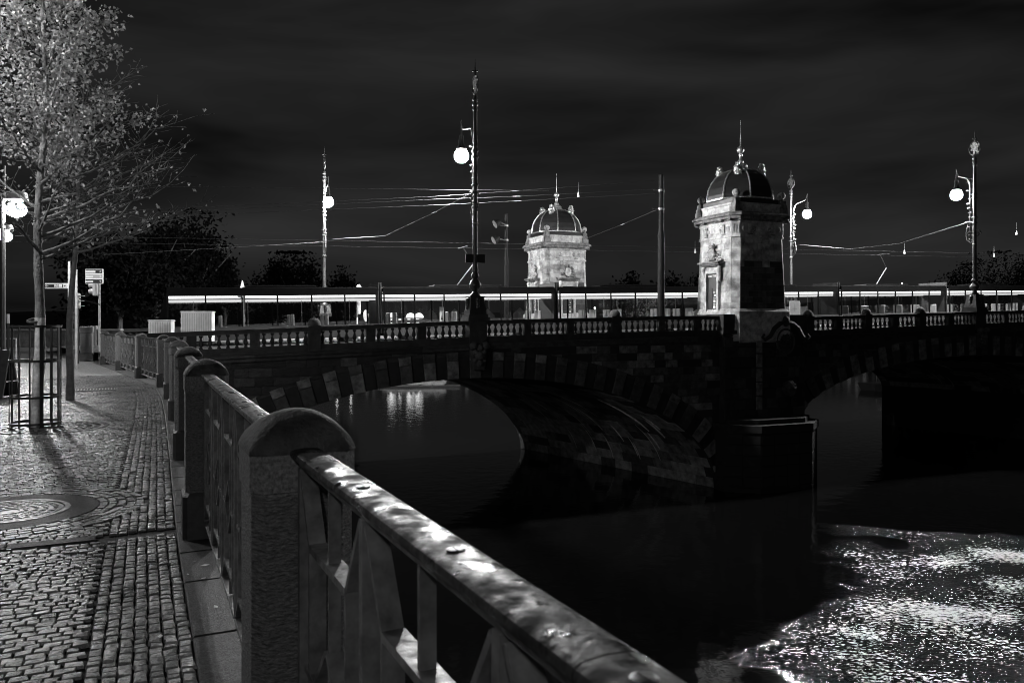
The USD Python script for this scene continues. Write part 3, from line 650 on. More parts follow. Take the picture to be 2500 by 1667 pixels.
# ------------------------------------------------------------------ toll towers
def blob(c, r, seed, amt=.6, fr=5.0, sub=3, sc=(1, 1, 1)):
    b = ball((0, 0, 0), 1, sub); v = b[0]*(1 + amt*(meshkit.fbm(b[0]*fr*.5+seed, 4, seed)[:, None]-.5)*2*.6); return v*r*np.array(sc) + np.array(c, float), b[1]
def tower(label, c, zb, doors, sign):
    t = thing('toll_house', label, 'tower', (c[0], c[1], 0))
    O = np.array([0, 0, 0.0]); X = lambda u, v, z: D*u + N*v + UP*z
    hs = lambda z: float(np.interp(z, [zb, 2.4, 6.6, 7.4], [1.98, 1.94, 1.80, 1.79])); CH = .34
    def ring(z, e=0.0, ch=CH): a = hs(z)+e; return [(a, -a+ch), (a, a-ch), (a-ch, a), (-a+ch, a), (-a, a-ch), (-a, -a+ch), (-a+ch, -a), (a-ch, -a)]
    def prism(z0, z1, e0=0.0, e1=None, ch=CH):
        p, q = ring(z0, e0, ch), ring(z1, e0 if e1 is None else e1, ch)
        v = np.array([X(x, y, z0) for x, y in p] + [X(x, y, z1) for x, y in q] + [X(0, 0, z0), X(0, 0, z1)]); f = []
        for i in range(8):
            j = (i+1) % 8; f += [[i, j, j+8], [i, j+8, i+8], [j, i, 16], [i+8, j+8, 17]]
        return fixn((v, np.array(f)))
    part('wall', prism(zb-.5, 7.35, -.04), 'ashlar_0', t)
    part('plinth', cat_([prism(zb-.4, 2.25, .16), prism(2.25, 2.42, .16, .02)]), 'ashlar_trim', t)
    dw = .47; dtop = 4.45
    zs = np.linspace(2.42, 6.45, 13)
    # faces in view: towards the embankment (-D), towards the river (+N) and the chamfers beside them; the other two plain
    for fi, (fx, fy) in {'d': ((0, -1), (-1, 0)), 'n': ((1, 0), (0, 1)), 'c': None, 'e': None, 'r': ((0, 1), (1, 0)), 'b': ((-1, 0), (0, -1))}.items() if False else []: pass
    faces = {'d': (4, 5), 'c': (3, 4), 'n': (2, 3), 'e': (1, 2), 'r': (0, 1), 'b': (6, 7)}
    for fn, (i, j) in faces.items():
        for k in range(12):
            z0, z1 = zs[k], zs[k+1]
            p0, p1, q0, q1 = [np.array(ring(z, -.04)[h]) for z in (z0, z1) for h in (i, j)]
            P0, P1, Q0, Q1 = X(*p0, z0), X(*p1, z0), X(*q0, z1), X(*q1, z1)
            nv = np.cross(P1-P0, Q0-P0); mid = (P0+P1)/2; nv = nv if nv @ np.array([mid[0], mid[1], 0]) > 0 else -nv
            full = np.linalg.norm(P1-P0); n = 1 if fn in 'ce' else 5
            cut = [0, 1] if n == 1 else sorted({0, 1} | {max(0, min(1, (h + (.5 if k % 2 else 0) + R.uniform(-.08, .08))/n)) for h in range(1, n+(0 if k % 2 else 0))})
            for a, b in zip(cut[:-1], cut[1:]):
                if b-a < .03: continue
                if fn in doors and z0 < dtop+.1 and (a-.5)*full < dw+.12 and (b-.5)*full > -dw-.12:
                    lo, hi = (a-.5)*full, (b-.5)*full
                    if lo > -dw-.12: lo = max(lo, dw+.12)
                    if hi < dw+.12: hi = min(hi, -dw-.12)
                    if lo < -dw-.12 and hi > dw+.12: continue
                    if lo < -dw-.12: hi = min(hi, -dw-.12)
                    if hi-lo < .06: continue
                    a, b = lo/full+.5, hi/full+.5
                q = [P0+(P1-P0)*a, P0+(P1-P0)*b, Q0+(Q1-Q0)*b, Q0+(Q1-Q0)*a]
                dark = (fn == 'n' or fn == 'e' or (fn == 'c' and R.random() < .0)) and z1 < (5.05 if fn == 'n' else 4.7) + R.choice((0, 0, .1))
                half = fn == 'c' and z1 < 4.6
                m_ = f'dark_ashlar_{R.randrange(3)}' if dark else f'ashlar_{R.randrange(3)}'
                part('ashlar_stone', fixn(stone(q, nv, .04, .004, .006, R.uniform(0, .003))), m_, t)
    # frieze: bands, triglyphs, roundels, panels
    part('frieze', prism(6.47, 7.36, .015), 'ashlar_trim', t); part('band', cat_([prism(6.45, 6.56, .05), prism(7.22, 7.36, .06)]), 'ashlar_trim', t)
    for fn, (i, j) in faces.items():
        a = np.array(ring(6.9, .02)[i]); b = np.array(ring(6.9, .02)[j]); u = (b-a)/np.linalg.norm(b-a); full = np.linalg.norm(b-a); nv = np.array([u[1], -u[0]]); nv = nv if nv @ (a+b) > 0 else -nv
        ax = (D*u[0]+N*u[1], D*nv[0]+N*nv[1], UP)
        o = lambda s, z, dd=0.0: X(*(a+(b-a)*s + nv*dd), z)
        if fn in 'ce':
            for q in range(3): part('triglyph', box(o(.2+.3*q, 6.93, .02), (.07, .05, .5), ax), 'ashlar_trim', t)
        else:
            for s in (.23, .77):
                for q in (-1, 0, 1): part('triglyph', box(o(s+q*.03, 6.93, .03), (.05, .1, .5), ax), 'ashlar_trim', t)
                part('guttae', box(o(s, 6.62, .03), (.3, .06, .05), ax), 'weathered_trim', t)
            for s in (.1, .9): part('roundel', xf(lathe([(.17, 0), (.17, .03), (.13, .045), (.12, .02)], 20), o(s, 6.92), ax[0], UP, ax[1]), 'ashlar_1', t)
            part('panel', cbox(o(.5, 6.92, .02), (1.05, .06, .36), .02, ax), 'ashlar_2', t)
            for s in (.31, .69): part('scroll', xf(blob((0, 0, 0), .15, int(s*10), .5, sub=2, sc=(1, 1, .5)), o(s, 6.92, .02), ax[0], UP, ax[1]), 'carving', t, smooth=50)
    part('cornice', cat_([prism(7.36, 7.46, .12), prism(7.46, 7.62, .30, ch=.42), prism(7.62, 7.72, .42, ch=.5), prism(7.72, 7.84, .42, .30, ch=.5)]), 'weathered_trim', t)
    for fn, (i, j) in faces.items():                      # brackets under the cornice
        if fn in 'ce': continue
        a = np.array(ring(7.4, .2)[i]); b = np.array(ring(7.4, .2)[j])
        for s in (.02, .26, .74, .98): part('bracket', box(X(*(a+(b-a)*s), 7.41), (.2, .2, .1), (D, N, UP)), 'weathered_trim', t)
    part('attic', cat_([prism(7.84, 8.28, -.06), prism(8.28, 8.4, .0)]), 'ashlar_trim', t)
    part('roof_band', prism(8.4, 8.68, -.12), 'dome_sheet', t)
    for sx, sy in ((-1, -1), (1, -1), (1, 1), (-1, 1)):
        p = X(sx*1.62, sy*1.62, 0)
        f = part('finial_pedestal', cat_([box(p+UP*8.0, (.5, .5, .34), (D, N, UP)), box(p+UP*8.27, (.42, .42, .2), (D, N, UP)), box(p+UP*8.5, (.34, .34, .26), (D, N, UP)), lathe([(.2, 8.63), (.12, 8.7), (.09, 8.74)], 10, p)]), 'weathered_trim', t)
        part('ball', ball(p+UP*8.93, .22, 2), 'carving', f, smooth=True)
    # dome: eight curved metal-sheet sides with bright ribs
    prof = [(1.80, 8.68), (1.79, 9.0), (1.72, 9.4), (1.56, 9.8), (1.30, 10.15), (.95, 10.42), (.5, 10.58)]
    oct_ = [(1, -.42), (1, .42), (.42, 1), (-.42, 1), (-1, .42), (-1, -.42), (-.42, -1), (.42, -1)]
    v = np.array([X(x*r, y*r, z) for r, z in prof for x, y in oct_]); part('dome', (v, np.array(grid_faces(len(prof), 8))), 'dome_sheet', t)
    for x, y in oct_: part('rib', tube([X(x*r*1.01, y*r*1.01, z) for r, z in prof], .045, 5), 'gilt', t)
    part('dome_rim', cat_([tube([X(x*1.81, y*1.81, 8.72) for x, y in (oct_[i], oct_[(i+1) % 8])], .06, 5) for i in range(8)]), 'gilt', t)
    for k in range(4):
        an = math.pi/4 + k*math.pi/2; o = X(1.2*math.cos(an), 1.2*math.sin(an), 10.45)
        part('mask', cat_([blob(o, .2, k+1, 1.3, 9, sub=3, sc=(1, 1, 1.5)), blob(o+UP*.27, .15, k+5, 1.3, 9, sub=3), blob(o-UP*.24, .17, k+9, 1.4, 9, sub=3), blob(o+X(.12, -.12, .05), .12, k+12, 1.2, 8, sub=2), blob(o+X(-.12, .12, .05), .12, k+15, 1.2, 8, sub=2)]), 'gilt', t, smooth=60)
        a2 = an + math.pi/2; o2 = X(1.2*math.cos(a2), 1.2*math.sin(a2), 10.4)
        gs = []
        for h in range(9):
            s = (h+.5)/9; p = o*(1-s)+o2*s; rr = math.hypot(p[0], p[1]); p = p*np.array([1.0, 1.0, 1]); p[2] = 10.36 - .12*math.sin(math.pi*s) + .22*math.sin(math.pi*s)*.6; gs.append(blob(p, .11, h+k*9, .7, sub=1))
        part('festoon', cat_(gs), 'gilt', t, smooth=60)
    part('finial', lathe([(.5, 10.52), (.46, 10.62), (.38, 10.75), (.42, 10.82), (.3, 10.95), (.15, 11.02), (.2, 11.1), (.1, 11.2), (.08, 11.42), (.13, 11.5), (.06, 11.58)], 14), 'gilt', t, smooth=40)
    part('orb', ball((0, 0, 11.77), .21, 3), 'gilt', t, smooth=True)
    part('spike', tube([(0, 0, 11.95), (0, 0, 12.2), (0, 0, 13.5)], [.06, .04, .015], 6), 'gilt', t)
    # doorcases
    for fn in doors:
        i, j = faces[fn]; a = np.array(ring(4, 0)[i]); b = np.array(ring(4, 0)[j]); u = (b-a)/np.linalg.norm(b-a); nv = np.array([u[1], -u[0]]); 
        if nv @ (a+b) < 0: nv = -nv
        if u[0]*nv[1]-u[1]*nv[0] > 0: pass
        mid = (a+b)/2; ux, nn = D*u[0]+N*u[1], D*nv[0]+N*nv[1]
        if np.cross(ux, nn)[2] > 0: ux = -ux            # reading direction left to right seen from outside
        o = lambda s, z, d=0.0: D*mid[0]+N*mid[1] + ux*s + UP*z + nn*d
        ax = (ux, nn, UP)
        ds = part('doorcase', cat_([box(o(s*(dw+.09), 3.2, .05), (.17, .34, 2.7), ax) for s in (-1, 1)] + [box(o(0, dtop+.11, .03), (2*dw+.36, .3, .2), ax), box(o(0, dtop+.42, .02), (2*dw+.3, .22, .42), ax)]), 'ashlar_trim', t)
        part('hood', cat_([box(o(0, 4.98, .16), (1.75, .5, .1), ax), box(o(0, 5.07, .2), (1.9, .62, .09), ax), box(o(0, 4.9, .1), (1.6, .36, .08), ax)]), 'weathered_trim', t)
        for s in (-1, 1):
            part('console', tube([o(s*.7, z, d) for z, d in ((4.9, .12), (4.72, .26), (4.5, .22), (4.25, .12), (4.1, .16), (3.98, .1))], [.1, .13, .11, .085, .09, .05], 8), 'ashlar_trim', t, smooth=50)
        cs = []
        for q in range(38):
            h = R.random()**1.3; wdt = .72*(1-h)**.8 + .1; cs.append(blob(o(R.uniform(-wdt, wdt), 5.18+h*.95, .1+.05*R.random()), R.uniform(.07, .13), q, .8, sub=1))
        part('cartouche', cat_(cs), 'carving_dark' if fn == 'n' else 'carving', t, smooth=60)
        part('shield', xf(blob((0, 0, 0), .26, 3, .25, sub=3, sc=(1, 1.35, .5)), o(0, 5.55, .18), ux, UP, nn), 'ashlar_trim', t, smooth=60)
        d = part('door', cat_([box(o(0, 3.05, .06), (2*dw, .06, 2.2), ax)]), 'door_wood', t)
        part('transom_pane', box(o(0, 4.3, .06), (2*dw, .05, .3), ax), 'sign_black', t)
        part('door_panel', box(o(-.22, 2.9, .10), (.34, .03, 1.4), ax), 'iron_dark', d); part('door_panel', box(o(.22, 2.9, .10), (.34, .03, 1.4), ax), 'iron_dark', d)
        for q in range(7): part('poster', box(o(.2 + R.uniform(-.06, .06), 2.35+q*.17, .12), (R.uniform(.14, .24), .006, R.uniform(.07, .14)), ax), 'sign_white' if q % 2 else 'sign_grey', d)
        if sign:
            tm = meshkit.text_mesh('BOAT TRIPS', .105, .012, bold=True); w_ = tm.bounds[1][0]; k_ = min(1, .86/w_); tv = tm.vertices*np.array([k_, 1, 1]) - np.array([w_*k_/2, 0, 0])
            part('lettering', xf((tv, tm.faces), o(0, 4.26, .086), ux, UP, nn), 'sign_white', t); part('lettering', xf((meshkit.text_mesh('8', .1, .01).vertices, meshkit.text_mesh('8', .1, .01).faces), o(-.03, 4.17, -.07), ux, UP, nn), 'sign_white', t) if False else None
    return t
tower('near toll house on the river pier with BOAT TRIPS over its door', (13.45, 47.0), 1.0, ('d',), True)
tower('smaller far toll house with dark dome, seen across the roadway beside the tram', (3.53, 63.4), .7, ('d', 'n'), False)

# ------------------------------------------------------------------ bridge lamps
lion = [(-.1, -.36), (.02, -.34), (.0, -.24), (.06, -.12), (.16, -.22), (.12, -.33), (.24, -.33), (.24, -.2), (.16, -.04), (.1, .04), (.2, .02), (.26, .1), (.3, .2), (.24, .2), (.2, .12), (.12, .12), (.14, .22), (.06, .32), (-.06, .34), (-.16, .28), (-.13, .2), (-.2, .16), (-.26, .22), (-.3, .16), (-.24, .08), (-.12, .08), (-.14, 0), (-.26, -.02), (-.26, -.1), (-.12, -.08), (-.06, -.16), (-.1, -.26)]
def bridge_lamp(label, base, H, arm, toward):
    """ornate candelabra standing on the parapet; toward = direction of the arm"""
    t = thing('bridge_lamp', label, 'street lamp', base, 0, 'ornate lion-topped lamps on the bridge')
    k = H/12.55; u = np.array(toward, float); Z = lambda z: z*k
    part('iron_base', cat_([box((0, 0, Z(.1)), (.86, .86, .2), (D, N, UP)), hexa([D*x*a+N*y*a+UP*z for z, a in ((Z(.2), .40), (Z(.85), .33)) for x, y in ((-1, 1), (1, 1), (1, -1), (-1, -1))]), box((0, 0, Z(.88)), (.74, .74, .08), (D, N, UP))]), 'iron_dark', t)
    for s, d in ((1, D), (-1, D), (1, N), (-1, N)): part('relief', cat_([blob(d*s*.38 + UP*Z(.35 + .13*q), .11, q+3, .8, sub=1, sc=(1, 1, 1.1)) for q in range(4)]), 'iron_dark', t, smooth=60)
    part('baluster_stem', lathe([(.3, Z(.9)), (.22, Z(1.02)), (.12, Z(1.15)), (.17, Z(1.22)), (.29, Z(1.4)), (.3, Z(1.52)), (.2, Z(1.72)), (.13, Z(1.8)), (.2, Z(1.9)), (.2, Z(2.0)), (.13, Z(2.12)), (.16, Z(2.2)), (.13, Z(2.4))], 14), 'iron_dark', t, smooth=40)
    part('pole', tube([(0, 0, Z(2.3)), (0, 0, Z(4.6)), (0, 0, Z(11.0))], [.12, .115, .095], 14), 'lamp_iron', t, smooth=40)
    for z, r in ((4.55, .14), (6.1, .16), (6.5, .16), (7.9, .15), (8.2, .15), (10.3, .13), (10.55, .14), (10.8, .13)): part('collar', lathe([(r, Z(z)), (r+.02, Z(z)+.04), (r, Z(z)+.09)], 14), 'steel' if z == 4.55 else 'lamp_iron', t)
    part('bracket_bar', tube([u*.32 + UP*Z(z) for z in (5.6, 7, 9.2)], .045, 8), 'lamp_iron', t)
    def spiral(o, r, turns, s, w=.028):
        return tube([np.array(o) + u*s*(r*(1-q*.8)*math.cos(q*turns*6.283)) + UP*(r*(1-q*.8)*math.sin(q*turns*6.283)) for q in np.linspace(0, 1, 26)], w, 5)
    part('scroll', spiral(u*.3 + UP*Z(5.2), .36, 1.6, 1), 'lamp_iron', t); part('scroll', spiral(-u*.2 + UP*Z(5.35), .26, 1.4, -1), 'lamp_iron', t); part('scroll', spiral(u*.3 + UP*Z(9.2), .24, 1.5, 1), 'lamp_iron', t)
    part('scroll', tube([u*x + UP*Z(z) for x, z in ((.05, 4.9), (.3, 4.72), (.55, 4.95), (.62, 5.5), (.5, 6.0), (.36, 6.3))], .03, 6), 'lamp_iron', t)
    for q in range(9): part('leaf_ornament', cat_([blob(u*(.36 + .14*math.sin(q*1.7)) + UP*Z(5.9+q*.34), .08, q, .9, sub=1, sc=(1.2, 1, .8)), tube([UP*Z(5.9+q*.34), u*(.5 if q % 3 == 0 else .36) + UP*Z(5.95+q*.34)], .02, 5)]), 'lamp_iron', t, smooth=60)
    zl = 8.5
    part('arm', tube([u*x + UP*Z(z) for x, z in ((.32, 8.9), (.36, 9.25), (.6, 9.55), (.85*arm, 9.75), (.95*arm, 10.0), (arm, 10.25), (arm*1.0, 10.3))], [.05, .05, .045, .04, .035, .03, .03], 7), 'lamp_iron', t, smooth=50)
    o = u*arm
    part('lantern_hood', mv(lathe([(.03, Z(10.2)), (.04, Z(9.6)), (.12, Z(9.45)), (.14, Z(9.02)), (.26, Z(8.84)), (.28, Z(8.76)), (.1, Z(8.74))], 16), o), 'lamp_iron', t, smooth=40)
    part('globe', ball(o + UP*(Z(8.42)), .36, 3), 'bridge_globe', t, smooth=True)
    part('emblem_ring', tube([D*0 + N*.4*math.cos(x) + UP*(Z(11.6) + .46*math.sin(x)) for x in np.linspace(0, 6.2832, 37)], .028, 6, False), 'lamp_iron', t)
    part('emblem_stem', tube([(0, 0, Z(10.9)), (0, 0, Z(11.2))], [.07, .03], 8), 'iron_dark', t)
    lm_ = extrude(Polygon(lion).buffer(0).buffer(.025), .03); part('lion_emblem', mv(xf(lm_, (0, 0, 0), N, UP*1.15, D), UP*Z(11.6)-D*.015), 'gilt', t)
    part('spire', cat_([tube([(0, 0, Z(12.0)), (0, 0, Z(12.2)), (0, 0, Z(12.55)), (0, 0, Z(12.9))], [.03, .06, .02, .008], 6), ball((.1, .0, Z(12.3)), .05, 1), ball((-.1, 0, Z(12.3)), .05, 1)]), 'lamp_iron', t)
    return t
b1 = BP(-1.84, -.3, ztop(-1.84)+.30); b2 = BP(33.42, -.3, ztop(33.42)+.30)
l1 = bridge_lamp('tallest ornate lamp on the parapet carrying two dark boards, globe to its left', b1, 12.2, 2.05, -N)
part('notice_board', box(np.array([0, 0, 2.75]) - D*.29, (.42, .08, .42), (D, N, UP)), 'sign_black', l1); part('notice_board', box(np.array([0, 0, 2.75]) + D*.29, (.42, .08, .42), (D, N, UP)), 'sign_black', l1)
bridge_lamp('ornate lamp at far right above the lit water with globe on its left arm', b2, 11.38, 1.35, -N)
fl = at(792, 786, 57); fl[2] = at(0, 772, 57)[2]
bridge_lamp('ornate far lamp left of the tallest lamp, globe on its right arm, before dark trees', fl, 11.77, 1.6, N)
fr_ = at(1931, 762, 68); fr_[2] = at(0, 748, 68)[2]
bridge_lamp('ornate far lamp partly hidden behind the near toll house', fr_, 11.33, 1.9, N)

# ------------------------------------------------------------------ street lamps of the embankment
def street_lamp(label, x, y, H, m='street_globe'):
    t = thing('street_lamp', label, 'street lamp', (x, y, 0), 0, 'globe lamps along the embankment pavement')
    part('base', lathe([(.16, 0), (.16, .5), (.11, .6), (.09, .75)], 12), 'iron_dark', t); part('pole', tube([(0, 0, .7), (0, 0, H+1.2)], [.07, .055], 10), 'iron_dark', t, smooth=40)
    part('arm', tube([(0, 0, H+.5), (.14, 0, H+.55), (.34, 0, H+.5)], .03, 6), 'iron_dark', t)
    part('canopy', mv(lathe([(.06, H+.52), (.27, H+.47), (.29, H+.36), (.31, H+.3), (.31, H+.26), (.2, H+.24)], 18), (.36, 0, 0)), 'galvanised', t, smooth=40)
    part('globe', ball((.36, 0, H), .24, 2, (1.1, 1.1, .9)), m, t, smooth=True)
    return t
street_lamp('large bright embankment lamp beside the trunk of the caged tree', -14.02, 22.0, 4.68)
street_lamp('smaller lamp glimpsed through branches below the large embankment lamp', -21.3, 33.0, 5.15)
street_lamp('embankment lamp out of view beside the leafy tree', -8.95, 9.6, 5.7, 'side_globe')
street_lamp('embankment lamp out of view behind the camera', .2, -7.5, 5.0, 'rear_globe')

# ------------------------------------------------------------------ young street trees
def leaf(c, size, rng):
    d = rng.normal(size=3); d /= np.linalg.norm(d); u = np.cross(d, rng.normal(size=3)); u /= np.linalg.norm(u); n = np.cross(d, u)
    l, w = size*rng.uniform(.8, 1.25), size*.42*rng.uniform(.8, 1.3)
    v = np.array([c-d*l*.5, c+u*w+n*w*.5, c+d*l*.5-n*l*.15, c-u*w+n*w*.5, c - n*.0])
    return v[:4], np.array([[0, 1, 2], [0, 2, 3]])
def street_tree(name, label, base, H, r0, lean, seed, z_first, reach, leafy, nbr, size, trunk_mats, low_bare=0.0, bias=(0, 0), long_=()):
    rng = np.random.default_rng(seed); b = np.array(base, float)
    t = thing(name, label, 'tree', base, 0, 'young street trees on the pavement')
    def tp(z): k = z/H; return np.array([lean[0]*k + .03*math.sin(z*1.9+seed), lean[1]*k + .03*math.cos(z*1.3), z])
    rad = lambda z: r0*(1-.86*(z/H)**.8) 
    zs = np.linspace(0, H, 26)
    for (za, zb_, m_, lab) in trunk_mats:
        zz = [z for z in np.linspace(za, zb_, max(5, int((zb_-za)/.2)))]
        part('trunk', tube([tp(z) for z in zz], [rad(z)*(1+.06*math.sin(z*9)) for z in zz], 12), m_, t, smooth=50, label=lab)
    leaves, twigs = [], []
    for k in range(nbr):
        z0 = z_first + (H*.93-z_first)*((k+.5)/nbr)**1.05; an = k*2.39996 + rng.uniform(-.3, .3)
        frac = (z0-z_first)/(H-z_first); L = reach*(1-.6*frac)*rng.uniform(.75, 1.15) + .25
        if k in long_: an, L = rng.uniform(-.35, .35), 1.75
        dx = np.array([math.cos(an), math.sin(an), 0]); dx[:2] += np.array(bias)*(1-frac); rise = rng.uniform(.35, .75) + .4*frac
        pts = [tp(z0)]
        for q in range(1, 9):
            s = q/8; pts.append(tp(z0) + dx*L*s + UP*(L*rise*s**1.25) + rng.normal(0, .022*L, 3)*s)
        rr = np.linspace(min(.02*(1-frac)+.009, rad(z0)*.5), .004, 9)
        part('branch', tube(pts, rr, 6), trunk_mats[-1][2], t, smooth=50)
        for q in range(2, 9):
            for h in range(2 + (q > 5)):
                d = dx*rng.uniform(.2, .8) + np.array([*rng.normal(0, .5, 2), rng.uniform(.05, .7)]); d /= np.linalg.norm(d); l2 = rng.uniform(.2, .5)*(.6+.4*L)
                e = pts[q] + d*l2; m_ = (pts[q]+e)/2 + rng.normal(0, .03, 3); twigs.append(tube([pts[q], m_, e], [.0045, .0035, .0025], 4, False))
                dens = leafy*.04 if k in long_ else (leafy if z0 > z_first + low_bare else leafy*.2)
                for c_ in (m_, e, (m_+e)/2):
                    for _ in range(rng.poisson(dens)): leaves.append(leaf(c_ + rng.normal(0, .07, 3), size, rng))
    part('twigs', cat_(twigs), 'bark', t, kind='stuff'); part('crown', cat_(leaves), 'leaf', t, kind='stuff'); return t
street_tree('leafy_tree', 'slim caged tree with whitened trunk and bright lit leaves at far left', (-7.08, 11.9, 0), 8.6, .088, (.16, 0), 5, 2.45, .72, 3.6, 60, .062,
    [(0, 1.62, 'pale_bark', 'whitewashed lower trunk'), (1.62, 2.05, 'bark', None), (2.05, 8.6, 'bark', None)], 1.0, (.1, 0), (1, 4, 7, 10, 12))
street_tree('slender_tree', 'second slim tree with dark bare trunk standing behind the caged tree', (-8.87, 15.95, 0), 6.4, .082, (.25, .1), 8, 2.9, 1.5, 1.6, 30, .05, [(0, 6.4, 'dark_bark', None)], 3.0, (.3, 0))
cg = thing('tree_guard', 'black iron cage of upright bars around the whitened tree trunk', 'tree guard', (-7.1, 11.9, 0))
CR = .33
for k in range(14):
    a = k*2*math.pi/14 + .1; th = .05 if k % 4 == 0 else .018
    part('upright', box((CR*math.cos(a), CR*math.sin(a), .76), (th, .012 if th > .03 else .018, 1.5), [[-math.sin(a), math.cos(a), 0], [math.cos(a), math.sin(a), 0], [0, 0, 1]]), 'iron_dark', cg)
for z in (.06, .45, .98, 1.49): part('hoop', ann(CR+.018, CR+.006, .035, z-.017, 32), 'iron_dark', cg)
part('strap', tube([(.05*math.cos(x)*2, .05*math.sin(x)*2, 1.58+.03*math.sin(x)) for x in np.linspace(0, 6.283, 17)], .02, 6, False), 'rubber', cg)

# ------------------------------------------------------------------ background trees
def far_tree(name, label, base, H, rw, seed, n, size, bare=0.0, group=None):
    rng = np.random.default_rng(seed); t = thing(name, label, 'tree', base, 0, group)
    part('trunk', tube([(0, 0, 0), (.05*rw, 0, H*.3), (0, .05*rw, H*.75)], [.05*H*.6, .035*H*.6, .01*H], 8), 'dark_bark', t)
    for k in range(8):
        an = k*.8+rng.uniform(-.2, .2); z0 = H*rng.uniform(.25, .5); part('limb', tube([(0, 0, z0), (math.cos(an)*rw*.4, math.sin(an)*rw*.4, z0+H*.18), (math.cos(an)*rw*.75, math.sin(an)*rw*.75, z0+H*.34)], [.018*H*.6, .012*H*.6, .003*H], 6), 'dark_bark', t)
    cl = [np.array([rng.normal(0, .42)*rw, rng.normal(0, .42)*rw, H*(.62 + rng.normal(0, .17))]) for _ in range(34)]
    P = []
    for c in cl:
        q = c + rng.normal(0, 1, (n//34, 3))*np.array([.2*rw, .2*rw, .085*H]); P.append(q)
    P = np.vstack(P); P[:, 2] = np.clip(P[:, 2], H*.14, H*1.05)
    d = rng.normal(size=P.shape); d /= np.linalg.norm(d, axis=1, keepdims=True); u = np.cross(d, rng.normal(size=P.shape)); u /= np.linalg.norm(u, axis=1, keepdims=True)
    s = size*rng.uniform(.6, 1.3, (len(P), 1)); v = np.stack([P-d*s, P+u*s*.6, P+d*s, P-u*s*.6], 1).reshape(-1, 3)
    i = np.arange(len(P))*4; f = np.vstack([np.stack([i, i+1, i+2], 1), np.stack([i, i+2, i+3], 1)]); part('crown', (v, f), 'far_leaf', t, kind='stuff')
for i, (x, ytop, Y, rw, lab) in enumerate([(290, 575, 62, 3.6, 'dark tree mass behind the signposts, leftmost of the trees beyond the road'), (380, 535, 72, 4.6, 'dark round tree above the small white cabinet'), (470, 520, 78, 4.8, 'tallest dark tree beyond the road, above the tall white cabinet'), (548, 640, 82, 2.2, 'low dark shrub-like tree at the edge of the tree mass by the triangular sign'),
        (655, 645, 120, 3.6, 'dark tree with twiggy outline right of the triangular sign'), (730, 622, 120, 4.4, 'broad dark tree just left of the far left lamp'), (835, 655, 122, 2.4, 'small dark tree between the far left lamp and tram stop sign')]):
    gz = 0 if Y < 90 else -3; H_ = at(0, ytop, Y)[2]-gz; far_tree('dark_tree', lab, (*at(x, 0, Y)[:2], gz), H_*.97, rw, 40+i, 5200, .22 if Y < 90 else .26, group='dark trees behind the bridge')
for i, (x, ytop, Y, rw, lab) in enumerate([(1532, 668, 140, 3.0, 'bare dark tree between the far toll house and the catenary mast'), (1640, 665, 140, 3.6, 'bare dark tree just left of the near toll house'), (1700, 668, 150, 2.6, 'bare dark tree behind the near toll house edge'), (2340, 648, 190, 5.5, 'dark rounded tree left of the far right lamp post'), (2425, 622, 200, 8.5, 'broad dark tree right of the far right lamp post'), (2495, 625, 205, 7.0, 'dark tree at the far right edge of the skyline')]):
    gz = -4; far_tree('island_tree', lab, (*at(x, 0, Y)[:2], gz), (at(0, ytop, Y)[2]-gz)*.97, rw, 70+i, 3400, .3, group='dark trees on the far island')

